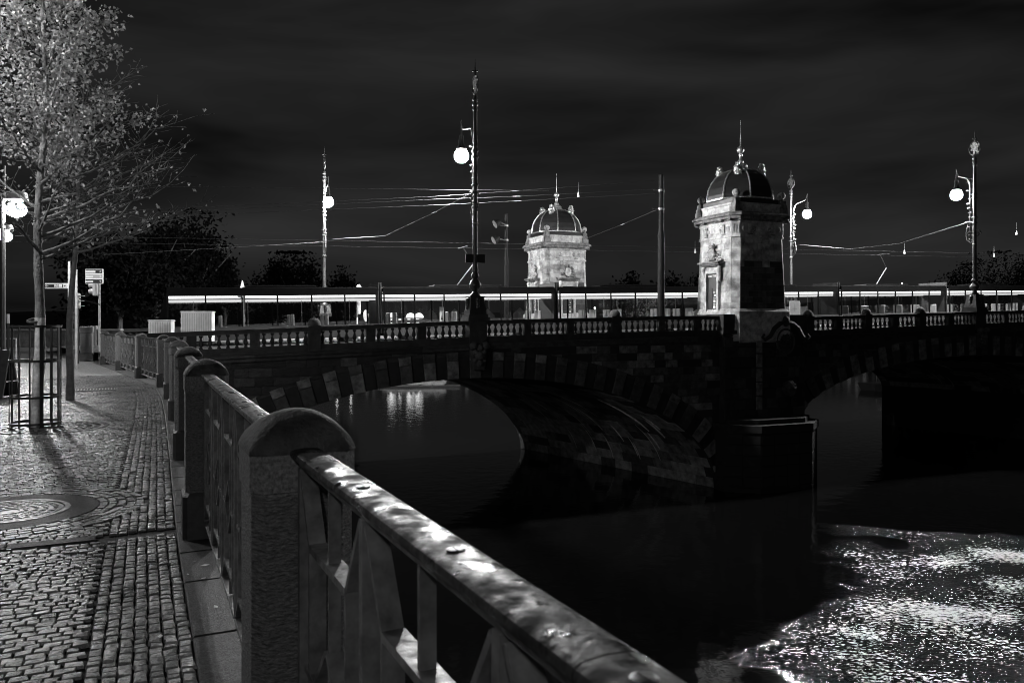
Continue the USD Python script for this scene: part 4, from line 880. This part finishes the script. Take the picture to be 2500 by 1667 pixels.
# ------------------------------------------------------------------ trams standing on the bridge
def tram(label, t0, L):
    c = BP(t0, 0, zdeck(t0), 6.5); e = BP(t0+L, 0, zdeck(t0+L), 6.5); dv = (e-c)/np.linalg.norm(e-c)
    t = thing('tram', label, 'tram', c, 0, 'lit trams standing nose to tail on the bridge')
    ux = dv; nn = N; uz = np.cross(nn, -ux); uz = uz if uz[2] > 0 else -uz
    X = lambda m: xf(m, (0, 0, 0), ux, nn, uz)
    nseg = 3; sl = L/nseg
    for k in range(nseg):
        x0, x1 = k*sl + (.15 if k else .0), (k+1)*sl - (.15 if k < nseg-1 else 0); xm = (x0+x1)/2; ln = x1-x0
        for y in (-1.2, 1.2):
            part('side_panel', X(box((xm, y, .58), (ln, .08, .66))), 'tram_panel', t); part('roof_panel', X(box((xm, y, 2.61), (ln, .08, .34))), 'tram_dark', t)
            part('cant_band', X(box((xm, y, 2.16-.14), (ln, .05, .0))), 'tram_dark', t) if False else None
            n = 6; b = ln/n
            for q in range(n+1): part('window_post', X(box((x0+.04 + q*(ln-.08)/n, y, 1.68), (.07, .07, 1.54))), 'tram_dark', t)
            for q in range(n): part('window_pane', X(box((x0+b*(q+.5), y, 1.68), (b-.09, .012, 1.53))), 'pane', t)
        part('floor', X(box((xm, 0, .36), (ln, 2.3, .08))), 'tram_dark', t); part('roof', X(cbox((xm, 0, 2.80), (ln, 2.4, .1), .04))  , 'tram_dark', t); part('ceiling', X(box((xm, 0, 2.62), (ln-.1, 2.2, .04))), 'tram_inner', t)
        part('equipment_box', X(cbox((xm, 0, 2.92), (ln*.4, 1.2, .14), .05)), 'tram_dark', t)
        for y in (-.75, .75): part('ceiling_lamp', X(box((xm, y, 2.40), (ln-.06, .12, .15))), 'tram_lamp', t); part('ceiling_lamp', X(box((xm, y, 2.22), (ln-.06, .1, .09))), 'tram_lamp_low', t); part('lamp_panel', X(box((xm, y*1.04, 2.31), (ln-.06, .03, .11))), 'tram_inner', t)
        for q in range(6):
            for y in (-.7, .7):
                if (q + k) % 3 == 2: continue
                s_ = part('seat', X(cat_([cbox((x0+.9+q*(ln-1.6)/5, y, .86), (.42, .8, .09), .03), cbox((x0+.72+q*(ln-1.6)/5, y, 1.18), (.08, .8, .62), .03)])), 'tram_inner', t)
        for q in range(4): part('grab_pole', X(tube([(x0+1.2+q*(ln-2.4)/3, .35*(-1)**q, .4), (x0+1.2+q*(ln-2.4)/3, .35*(-1)**q, 2.6)], .018, 6)), 'steel', t)
        for xx in (x0+1.5, x1-1.5):
            for y in (-.72, .72):
                w_ = lathe([(.31, -.06), (.33, -.05), (.33, .05), (.31, .06), (.1, .07)], 16); part('wheel', X(xf(w_, (xx, y, .33), (1, 0, 0), (0, 0, 1), (0, 1, 0))), 'steel', t)
        if k < nseg-1: part('bellows', X(cat_([box((x1+.06+.06*h, 0, 1.75), (.03, 2.3-.1*(h % 2), 2.7)) for h in range(4)])), 'rubber', t)
    for x, s_ in ((0, -1), (L, 1)):
        nose = [(x, .3), (x+s_*.42, .45), (x+s_*.45, .9), (x+s_*.12, 2.4), (x-s_*.1, 2.82), (x, 2.82)]
        q = Polygon([(a, b) for a, b in nose]).buffer(0); g = extrude(q, 2.3); v = g[0]
        part('cab_front', X(fixn((np.stack([v[:, 0], v[:, 2]-1.15, v[:, 1]], 1), g[1]))), 'tram_dark', t)
        for y in (-.85, .85): part('headlight', X(ball((x+s_*.45, y, .75), .09, 1)), 'sign_white', t)
    px = L*.5; part('pantograph', X(cat_([tube([(px-.5, 0, 2.98), (px+.5, 0, 4.2), (px-.1, 0, 5.15)], .03, 6), tube([(px-.1, -.8, 5.15), (px-.1, .8, 5.15)], .03, 6)])), 'iron_dark', t)
    return t
tram('lit tram nearest the embankment, its window band passing behind the tallest lamp', -14.2, 31.2)
tram('lit tram passing behind the near toll house towards the right lamp', 17.7, 31.2)
tram('lit tram at the far right edge of the bridge', 49.6, 22.0)

# ------------------------------------------------------------------ masts, wires
_fz = np.array([-.8, -.35, -.48]); _fz /= np.linalg.norm(_fz); _fx = np.cross([0, 0, 1.0], _fz); _fx /= np.linalg.norm(_fx); FA = (_fx, np.cross(_fz, _fx), _fz)
def mast(label, p, H, r0, r1, lights):
    t = thing('catenary_mast', label, 'mast', p, 0, 'tram wire masts on the bridge')
    part('lower_tube', tube([(0, 0, 0), (0, 0, H*.62)], [r0, r0*.85], 14), 'pole_paint', t, smooth=40); part('upper_tube', tube([(0, 0, H*.62), (0, 0, H)], [r1, r1*.95], 14), 'pole_paint', t, smooth=40)
    part('sleeve', lathe([(r0*.87, H*.6), (r0*.9, H*.62), (r1*1.02, H*.65)], 14), 'pole_paint', t); part('cap', lathe([(r1*1.05, H), (r1, H+.06), (.02, H+.1)], 12), 'pole_paint', t)
    for z in (.78, .9): part('clamp', cat_([lathe([(r1*1.25, H*z), (r1*1.25, H*z+.12)], 12), tube([(0, 0, H*z+.06), (-.5, -.2, H*z+.06)], .025, 5)]), 'steel', t)
    for z, x in lights:
        f = part('floodlight', xf(cat_([lathe([(.1, -.25), (.18, -.2), (.3, .1), (.34, .22), (.34, .28), (.1, .25)], 14)]), (x, -.45, z), *FA), 'pole_paint', t); part('reflector', xf(lathe([(.01, .262), (.3, .285), (.3, .29), (.01, .27)], 16), (x, -.45, z), *FA), 'steel', f); part('bracket', tube([(0, 0, z-.1), (x*.6, -.3, z), (x*.8, -.4, z)], .04, 6), 'steel', f)
    return t
p = at(1614, 0, 46.5); p[2] = 1.1; mast('tapering tram wire mast standing left of the near toll house', p, at(0, 430, 46.5)[2]-p[2], .22, .14, [])
p = at(1236, 0, 60); p[2] = .8; mast('mast carrying two floodlights left of the far toll house', p, at(0, 524, 60)[2]-p[2], .19, .13, [(8.3, -.62), (7.1, -.72)])
def wire(label, pts, r=.012, group=None, ins=()):
    pts = np.array(pts); o = pts[0]; t = thing('overhead_wire', label, 'overhead wire', o, 0, group)
    part('cable', tube(pts-o, r*.75, 4), 'wire', t)
    for k in ins:
        c = pts[0]*(1-k)+pts[-1]*k if len(pts) == 2 else pts[int(k)]; d = pts[-1]-pts[0]; d /= np.linalg.norm(d)
        part('insulator', mv(tube([c-d*.35, c-d*.1, c, c+d*.1, c+d*.35], [.012, .022, .03, .022, .012], 6), -o), 'sign_grey', t)
wire('slack wire running level from the left edge to the tallest lamp, topmost of the wires', [at(120, 452, 36), at(620, 458, 38), at(1150, 464, 40), at(1340, 466, 41)], .01)
wire('wire rising from the left past the tallest lamp to the mast top', [at(-60, 530, 30), at(600, 501, 36), at(1060, 480, 39.5), at(1260, 466.5, 42), at(1602, 441, 46.4)], .014, ins=(3,))
wire('second wire below it from the left past the tallest lamp, ending by the mast', [at(-60, 540, 30), at(600, 509, 36), at(1060, 487, 39.5), at(1260, 480, 43), at(1600, 462, 48)], .014, ins=(3,))
wire('third wire from the left past the tallest lamp below the other two', [at(-60, 552, 30), at(600, 520, 36), at(1060, 501, 39.5), at(1260, 491, 44), at(1600, 473, 50)], .014, ins=(3,))
wire('span wire sagging from the tallest lamp down to the far left lamp', [at(1146, 474, 39.3), at(1060, 519, 45), at(940, 576, 52), at(812, 584, 56.5)], .016, ins=(1,))
wire('span wire from the mast down to the far toll house', [at(1604, 512, 46.5), at(1520, 548, 52), at(1430, 583, 60)], .016, ins=(1,))
wire('span wire sagging between the two lamps on the right', [at(1948, 597, 67), at(2075, 608, 62), at(2195, 595, 58), at(2366, 542, 53)], .018, ins=(3,))
wire('tram contact wire along the near track over the bridge', [BP(-30, 0, zdeck(-30)+5.4, 6.5), BP(0, 0, zdeck(0)+5.4, 6.5), BP(60, 0, zdeck(60)+5.4, 6.5)], .009)
wire('tram contact wire along the far track over the bridge', [BP(-30, 0, zdeck(-30)+5.4, 10), BP(0, 0, zdeck(0)+5.4, 10), BP(60, 0, zdeck(60)+5.4, 10)], .009)
wire('wire sloping from the dark trees up to the far left lamp', [at(250, 622, 45), at(520, 607, 50), at(790, 591, 56)], .012)
def bulb(label, x, y, Y):
    t = thing('wire_weight', label, 'wire weight', at(x, y, Y), 0, 'pale bulb-shaped weights hanging from the wires')
    part('hanger', tube([(0, 0, .2), (0, 0, .75)], .015, 5), 'iron_dark', t); part('weight', lathe([(.02, .2), (.035, .16), (.05, .05), (.07, -.04), (.06, -.09)], 10), 'sign_grey', t)
for x, y, Y, lab in ((1412, 477, 47, 'pale weight hanging from the wires right of the far toll house spire'), (2482, 570, 56, 'pale weight hanging at the right edge above the trees'), (2208, 617, 60, 'pale weight under the span wire between the right lamps'), (2427, 625, 62, 'pale weight low beside the far right lamp post'), (1697, 615, 55, 'pale weight just left of the near toll house')): bulb(lab, x, y, Y)

# ------------------------------------------------------------------ signs, signals, cabinets
def pole_part(t, H, r=.04, m='galvanised'): part('pole', tube([(0, 0, 0), (0, 0, H)], r, 10), m, t, smooth=40)
def arrow(o, s, sgn): return cat_([box(np.array(o), (s, .006, s*.14)), mv(bar((0, 0), (-s*.35*sgn, s*.35), s*.14, .006, 0, 0), np.array(o)+np.array([sgn*s*.5, 0, 0])), mv(bar((0, 0), (-s*.35*sgn, -s*.35), s*.14, .006, 0, 0), np.array(o)+np.array([sgn*s*.5, 0, 0]))])
Ys = 27.0; px_ = Ys/FPX
p = at(168.5, 0, Ys); p[2] = 0
ms = thing('direction_sign', 'long arrow-left sign board lettered Metro on a white pole', 'direction sign', p)
pole_part(ms, at(0, 638, Ys)[2], .035, 'sign_white')
xc = at(138, 0, Ys)[0]-p[0]; zc = at(0, 698, Ys)[2]; w_, h_ = 57*px_, 13*px_
fr0 = part('board', cbox((xc, 0, zc), (w_, .05, h_), .02), 'sign_white', ms); part('field', box((xc-.07, -.03, zc), (w_-.16, .02, h_*.62)), 'sign_black', fr0)
part('arrow', mv(arrow((0, 0, 0), .1, -1), (xc-w_*.38, -.045, zc)), 'sign_white', fr0)
tm = meshkit.text_mesh('Metro', .085, .006, bold=True); part('lettering', mv(xf((tm.vertices, tm.faces), (0, 0, 0), (.6, 0, 0), (0, 0, 1), (0, -1, 0)), (xc-.06, -.045, zc-.04)), 'sign_white', fr0)
part('symbol', box((xc+.16, -.045, zc), (.1, .01, .09)), 'sign_white', fr0); part('symbol', box((xc+.31, -.045, zc), (.12, .012, .095)), 'sign_white', fr0)
part('down_arrow', fixn((np.array([(xc+.27, -.054, zc+.02), (xc+.35, -.054, zc+.02), (xc+.31, -.054, zc-.035), (xc+.27, -.05, zc+.02), (xc+.35, -.05, zc+.02), (xc+.31, -.05, zc-.035)]), np.array([[0, 1, 2], [3, 5, 4], [0, 3, 4], [0, 4, 1], [1, 4, 5], [1, 5, 2], [2, 5, 3], [2, 3, 0]]))), 'sign_black', fr0)
p2 = at(205, 0, Ys+.5); p2[2] = 0
d3 = thing('direction_board', 'stacked three-row direction board with arrows pointing right', 'direction sign', p2)
part('post', tube([(-.3, .05, 0), (-.3, .05, at(0, 655, Ys)[2])], .045, 8), 'galvanised', d3)
x0, x1 = at(189, 0, Ys)[0]-p2[0], at(234, 0, Ys)[0]-p2[0]; z0, z1 = at(0, 691, Ys)[2], at(0, 654.5, Ys)[2]; hh = (z1-z0)/3
part('back_board', cbox(((x0+x1)/2, 0, (z0+z1)/2), (x1-x0, .06, z1-z0), .02), 'sign_white', d3)
for k in range(3):
    zc = z1-hh*(k+.5); r_ = part('row', box(((x0+x1)/2, -.035, zc), (x1-x0-.06, .012, hh*.76)), ('sign_black', 'sign_grey', 'sign_black')[k], d3)
    part('arrow', mv(arrow((0, 0, 0), .075, 1), (x1-.09, -.045, zc)), 'sign_white', r_)
    part('name_strip', box((x0+(.2, .17, .16)[k], -.045, zc-.01), ((.34, .24, .26)[k], .006, hh*(.42, .4, .3)[k])), 'sign_white' if k != 1 else 'cabinet', r_)
ps = at(242.5, 0, 34.5); ps[2] = 0
tl = thing('traffic_signal', 'pale pole with side-on traffic signal head above the corner pier', 'traffic light', ps)
pole_part(tl, at(0, 683, 34.5)[2], .045, 'galvanised'); zt = at(0, 683, 34.5)[2]
part('top_box', cbox((0, 0, zt-.05), (.11, .11, .16), .01), 'galvanised', tl); hd_ = part('signal_head', cbox((-.16, 0, zt-.38), (.14, .28, .62), .03), 'sign_grey', tl)
for k in range(2): part('visor', xf(lathe([(.1, 0), (.11, .2), (.09, .2), (.08, 0)], 12), (-.22, 0, zt-.22-.26*k), (0, 1, 0), (0, 0, 1), (-1, 0, -.1)), 'sign_grey', hd_)
for z in (zt-.1, zt-.66): part('bracket', tube([(0, 0, z), (-.14, 0, z)], .02, 6), 'galvanised', tl)
pb = at(190.5, 0, 31); pb[2] = 0
pl = thing('pedestrian_signal', 'curved-backed signal head with visors behind the slender tree trunk', 'traffic light', pb)
pole_part(pl, at(0, 717, 31)[2], .035, 'iron_dark'); zt = at(0, 717, 31)[2]
hd_ = part('signal_head', cbox((-.0, 0, zt-.28), (.1, .3, .6), .04), 'sign_grey', pl)
for k in range(3): part('visor', box((.13, 0, zt-.08-.2*k), (.17, .2, .018)), 'galvanised', hd_)
part('arm', tube([(.05, 0, zt-.2), (.7, .3, zt-.42)], .03, 6), 'pole_paint', pl)
def cabinet(label, x0, x1, yt, yb, Y):
    w = (x1-x0)*Y/FPX; h = 1.35 if x1-x0 > 70 else .95; p = at((x0+x1)/2, 0, Y); zt = at(0, yt, Y)[2]; p[2] = zt-h-.1
    t = thing('utility_cabinet', label, 'utility cabinet', p, 0); h += .1
    part('body', cbox((0, 0, h/2), (w, .4, h-.04), .015), 'cabinet', t); part('lid', cbox((0, 0, h-.01), (w+.05, .46, .06), .015), 'cabinet', t); part('plinth', box((0, 0, .03), (w+.02, .42, .07)), 'slab', t)
    n = int(w/.055)
    for k in range(n): part('door_rib', box((-w/2+.05+k*(w-.1)/max(n-1, 1), -.205, h/2), (.022, .014, h-.16)), 'sign_grey' if k % 2 else 'cabinet', t)
cabinet('smaller white ribbed utility cabinet behind the bridge parapet end', 367, 422, 782, 815, 36.5)
cabinet('larger white ribbed utility cabinet behind the bridge parapet', 445.5, 521, 761, 810, 37.5)
p = at(596, 0, 40); p[2] = .4; rs = thing('warning_sign', 'triangular road sign seen edge-on on a scuffed pole behind the parapet', 'road sign', p); pole_part(rs, at(0, 700, 40)[2]-.4, .05, 'galvanised')
zt = at(0, 686, 40)[2]-.4; tri = extrude(Polygon([(-.45, -.8), (.45, -.8), (0, 0)]).buffer(.04), .02); part('plate', xf(tri, (-.08, 0, zt), (.12, .99, 0), (0, 0, 1), (-.99, .12, 0)), 'cabinet', rs); part('lower_plate', box((-.06, 0, zt-.86), (.1, .4, .06)), 'sign_white', rs)
p = at(872, 0, 46); p[2] = .6; st = thing('tram_stop_sign', 'tram stop pole with oval head and narrow timetable, seen side-on', 'road sign', p); pole_part(st, at(0, 702, 46)[2]-.6, .045, 'sign_white')
zt = at(0, 697, 46)[2]-.6; part('oval_head', xf(lathe([(.01, -.02), (.36, -.02), (.36, .02), (.01, .02)], 20), (.1, 0, zt-.4), (.3, .95, 0), (0, 0, 1.3), (.95, -.3, 0)), 'cabinet', st)
part('timetable', box((.11, 0, zt-1.25), (.14, .3, .8)), 'cabinet', st)
for k in range(4): part('line_plate', box((.11, -.155, zt-.15-.3*k), (.1, .01, .16)), 'sign_grey', st)
p = at(893, 0, 50); p[2] = .6; ov = thing('oval_sign', 'small tall oval sign beside the tram stop pole', 'road sign', p); pole_part(ov, .9, .03, 'galvanised'); zt = at(0, 771, 50)[2]-.6
part('plate', xf(lathe([(.01, -.02), (.33, -.02), (.33, .02), (.01, .02)], 20), (0, 0, zt), (.25, .97, 0), (0, 0, 1.1), (.97, -.25, 0)), 'cabinet', ov)
p = at(1079, 0, 44); p[2] = .7; bs = thing('timetable_board', 'upright rectangular notice board left of the tallest lamp base', 'notice board', p); zt = at(0, 749, 44)[2]-.7
part('frame', cbox((0, 0, zt-.42), (.28, .06, .84), .02), 'sign_grey', bs); part('sheet', box((0, -.034, zt-.42), (.22, .012, .74)), 'cabinet', bs); part('legs', cat_([tube([(s_*.1, 0, 0), (s_*.1, 0, zt-.7)], .02, 6) for s_ in (-1, 1)]), 'galvanised', bs)
part('heading', box((0, -.042, zt-.2), (.16, .006, .12)), 'sign_grey', bs); part('pictogram', fixn((np.array([(-.06, -.044, zt-.72), (.06, -.044, zt-.72), (0, -.044, zt-.42), (-.06, -.04, zt-.72), (.06, -.04, zt-.72), (0, -.04, zt-.42)]), np.array([[0, 1, 2], [3, 5, 4], [0, 3, 4], [0, 4, 1], [1, 4, 5], [1, 5, 2], [2, 5, 3], [2, 3, 0]]))), 'sign_black', bs)
p = at(1940, 0, 53); p[2] = 1.2; wb = thing('white_notice_board', 'pale board on legs just right of the near toll house', 'notice board', p); zt = at(0, 735, 53)[2]-1.2
part('panel', cbox((0, 0, zt-.5), (.72, .06, 1.0), .02), 'cabinet', wb); part('legs', cat_([tube([(s_*.28, 0, 0), (s_*.28, 0, zt-.6)], .03, 6) for s_ in (-1, 1)]), 'galvanised', wb); part('emblem', cat_([box((0, -.034, zt-.45), (.03, .01, .5)), box((0, -.034, zt-.5), (.3, .01, .04))]), 'sign_grey', wb)
# low wall across the road, barrier, marker post, folding board at the left edge
lw = thing('low_wall', 'low pale wall in front of the dark park across the road', 'low wall', (*at(150, 0, 44)[:2], 0))
for k in range(5): part('wall_panel', cbox((-3.4+k*1.5, 0, .72), (1.46, .3, .9), .03), 'block_3' if k % 2 else 'block_2', lw); part('coping', cbox((-3.4+k*1.5, 0, 1.22), (1.5, .38, .1), .02), 'granite', lw)
for k in range(3): part('pillar', cbox((-4.15+k*3.0, 0, .8), (.34, .4, 1.3), .03), 'granite', lw)
bf = thing('metal_barrier', 'thin steel crowd barrier at the left edge beyond the tree cage', 'barrier', (*at(-5, 0, 26.5)[:2], 0))
part('frame', cat_([tube([(-.6, 0, .1), (-.6, 0, 1.05), (.6, 0, 1.05), (.6, 0, .1)], .02, 6), tube([(-.6, 0, .3), (.6, 0, .3)], .015, 6)]), 'galvanised', bf)
for k in range(9): part('bar', tube([(-.48+k*.12, 0, .3), (-.48+k*.12, 0, 1.05)], .008, 5), 'galvanised', bf)
for s_ in (-1, 1): part('foot', tube([(s_*.6, -.3, .03), (s_*.6, 0, .12), (s_*.6, .3, .03)], .018, 6), 'galvanised', bf)
mp = thing('marker_post', 'thin dark post with a white top behind the tree cage', 'post', (*at(20, 0, 20)[:2], 0)); part('shaft', tube([(0, 0, 0), (0, 0, 1.55)], .03, 8), 'iron_dark', mp); part('white_top', tube([(0, 0, 1.55), (0, 0, 1.78)], .032, 8), 'sign_white', mp)
ab = thing('folding_board', 'dark folding pavement board leaning at the left edge beside the tree cage', 'folding board', (*at(-8, 0, 16.5)[:2], 0))
for s_ in (-1, 1): part('leaf_board', hexa([(-.3, s_*.28-.02, .02), (.3, s_*.28-.02, .02), (.3, s_*.28+.02, .02), (-.3, s_*.28+.02, .02), (-.3, s_*.03-.02, 1.0), (.3, s_*.03-.02, 1.0), (.3, s_*.03+.02, 1.0), (-.3, s_*.03+.02, 1.0)]), 'iron_dark', ab)
part('tie', tube([(.31, -.2, .35), (.31, .2, .35)], .01, 5), 'iron_dark', ab)

# ------------------------------------------------------------------ boats under the arches
def pedalo(label, p, rot, big):
    t = thing('pedal_boat', label, 'pedal boat', p, rot, 'white pedal boats moored beyond the arch')
    for s_ in (-1, 1): part('hull', tube([(-1.3, s_*.5, .12), (-.6, s_*.5, .1), (.6, s_*.5, .1), (1.4, s_*.5, .22)], [.1, .2, .2, .06], 8), 'boat_hull', t, smooth=50)
    part('bench', cat_([cbox((0, 0, .4), (1.5, 1.2, .12), .04), cbox((-.35, 0, .65), (.14, 1.1, .5), .05)]), 'boat_hull', t); part('cabin', cbox((.35, 0, .58), (.4, .7, .34), .06), 'sign_grey', t)
    if big: part('canopy', cat_([tube([(-.5, .3*s_, .6), (0, .4*s_, 1.2), (.6, .2*s_, .9)], .08, 6) for s_ in (-1, 1)]), 'boat_hull', t)
bx = 117.0
for i, (x, y, lab) in enumerate(((955, 942, 'leftmost white pedal boat moored beyond the first arch'), (985, 941, 'second white pedal boat from the left beyond the first arch'), (1010, 940, 'third white pedal boat beside the folded heap'))): 
    q = at(x, y, bx); q[2] = WATER+.35; pedalo(lab, q, .3, False)
q = at(1050, 940, bx); q[2] = WATER
pt = thing('mooring_pontoon', 'dark floating pontoon under the white pedal boats', 'pontoon', q, .1); part('float', cbox((-1.6, 0, .1), (12.0, 2.4, .36), .05), 'iron_dark', pt); part('edge', box((-1.6, -1.22, .27), (12.0, .05, .06)), 'sign_grey', pt)
for i, (dx, lab) in enumerate(((-.5, 'left folded swan-necked boat piled on the pontoon'), (1.2, 'right folded swan-necked boat piled on the pontoon'))):
    t = thing('covered_boat', lab, 'boat', q+np.array([dx, 0, .28]), .2*i); part('hull', tube([(-1, 0, .2), (-.3, 0, .16), (.5, 0, .18), (1.2, 0, .35)], [.15, .45, .45, .08], 8), 'boat_hull', t, smooth=50)
    part('neck', tube([(-.8, 0, .4), (-.4, 0, .9), (0, 0, 1.1), (.3, 0, .8), (.8, 0, .6), (1.3, 0, .5)], [.1, .14, .12, .1, .1, .04], 7), 'boat_hull', t, smooth=50)
eb = at(2171, 893, 112); eb[2] = WATER
eb_ = thing('excursion_boat', 'moored boat with pale peaked awning beyond the second arch', 'boat', eb, .4)
part('hull', hexa([(-4, -1.2, 0), (4, -1.2, 0), (4, 1.2, 0), (-4, 1.2, 0), (-4.4, -1.5, 1.0), (4.6, -1.5, 1.0), (4.6, 1.5, 1.0), (-4.4, 1.5, 1.0)]), 'iron_dark', eb_)
part('awning', hexa([(-1.2, -1.3, 2.55), (1.2, -1.3, 2.55), (1.2, 1.3, 2.55), (-1.2, 1.3, 2.55), (-.2, -.2, 2.95), (.2, -.2, 2.95), (.2, .2, 2.95), (-.2, .2, 2.95)]), 'boat_hull', eb_)
part('awning_posts', cat_([tube([(x*1.1, y*1.2, 1.0), (x*1.1, y*1.2, 2.55)], .04, 5) for x in (-1, 1) for y in (-1, 1)]), 'steel', eb_)

# ------------------------------------------------------------------ town on the far bank
def house(label, x0, x1, ytop, Y, style):
    w = (x1-x0)*Y/FPX; zb = -4.0; zt = at(0, ytop, Y)[2]; p = at((x0+x1)/2, 0, Y); p[2] = zb; h = zt-zb
    t = thing('town_house', label, 'building', p, 0, None); lit = style == 'lit'
    wh = h*(.72 if not lit else .85); part('wall', box((0, 4, wh/2), (w, 8, wh)), 'town_wall', t)
    rv = [(-w/2-.3, -.3, wh), (w/2+.3, -.3, wh), (w/2+.3, 8.3, wh), (-w/2-.3, 8.3, wh), (-w/2+1, 3, h), (w/2-1, 3, h), (w/2-1, 5, h), (-w/2+1, 5, h)]
    part('roof', hexa(rv), 'town_roof', t)
    n = max(3, int(w/2.2))
    for k in range(n):
        x = -w/2 + (k+.5)*w/n
        for q in range(2): part('window', box((x, -.02, wh*(.86-.30*q)), (.9, .08, 1.3)), 'palace_glow' if lit else ('dim_window' if R.random() < .25 else 'town_window'), t)
        if lit: part('column', tube([(x+w/n/2, -.3, 0), (x+w/n/2, -.3, wh)], .25, 8), 'sign_white', t)
    if lit:
        for k in range(3):
            x = (-.36, .18, .42)[k]*w; part('arched_gable', xf(extrude(Point(0, 0).buffer(1.3).intersection(sbox(-2, 0, 2, 2)), .4), (x, -.2, wh), (1, 0, 0), (0, 0, 1), (0, -1, 0)), 'palace_glow', t)  # gables emit; the floodlighting on them is put in as glow
    elif style == 'gable':
        for k in range(max(1, int(w/12))):
            x = -w/2 + w*(k+.5)/max(1, int(w/12)); part('gable', xf(extrude(Polygon([(-2, 0), (2, 0), (2, 1.6), (0, 3.6), (-2, 1.6)]), 1.0), (x, .8, wh), (1, 0, 0), (0, 0, 1), (0, -1, 0)), 'town_wall', t)
house('lit arcaded palace with three arched gables glowing on the far bank', 945, 1030, 764, 225, 'lit')
for a in ((760, 852, 772, 232, 'plain', 'dim low house on the far bank behind the far left lamp'), (852, 905, 765, 232, 'gable', 'gabled house on the far bank left of the lit palace'), (905, 944, 762, 235, 'gable', 'narrow gabled house touching the left end of the lit palace'), (1032, 1070, 763, 235, 'gable', 'gabled house touching the right end of the lit palace'), (1070, 1150, 762, 232, 'gable', 'long gabled house left of the tallest lamp'),
          (1152, 1230, 762, 236, 'gable', 'gabled house between the tallest lamp and the floodlight mast'), (1238, 1300, 757, 240, 'gable', 'house left of the far toll house'), (1440, 1520, 766, 236, 'plain', 'low house right of the far toll house'), (1540, 1612, 746, 232, 'gable', 'house with twin gables left of the catenary mast'), (1625, 1690, 757, 238, 'plain', 'house between the catenary mast and near toll house'),
          (1950, 2120, 762, 236, 'plain', 'long low house right of the near toll house'), (2130, 2240, 758, 240, 'plain', 'house behind the sparkling tram window on the right'), (2400, 2500, 760, 240, 'plain', 'house beyond the far right lamp')):
    house(a[5], a[0], a[1], a[2], a[3], a[4])

# ------------------------------------------------------------------ lamps far away
for x, y, Y, lab in ((655, 783, 205, 'tiny distant lamp right of the triangular road sign'), (857, 785, 205, 'tiny distant lamp just left of the tram stop pole'), (823, 787, 205, 'tiny distant lamp near the far left lamp pedestal'), (1452, 752, 208, 'tiny distant lamp right of the far toll house'), (2203, 692, 300, 'tiny distant lamp on the skyline left of the far right lamp post'), (1880, 700, 300, 'tiny distant lamp low on the skyline beside the near toll house')):
    g = at(x, y, Y); b = g.copy(); b[2] = -5; t = thing('distant_lamp', lab, 'street lamp', b)
    part('pole', tube([(0, 0, 0), (0, 0, g[2]+5)], .08, 6), 'iron_dark', t); part('globe', ball((0, 0, g[2]+5), .22, 1), 'small_light', t)

# ------------------------------------------------------------------ thin night haze around the lamps
if HAZE:
    M['haze_air'] = usdkit.material(stage, '/World/Looks/haze_air', {'v': ('principled_volume', {'color': (1, 1, 1), 'density': HAZE, 'anisotropy': .86})}, [], volume='v.volume')
    part('haze', box((150, 400, 30), (1500, 1100, 82)), 'haze_air', kind='stuff')
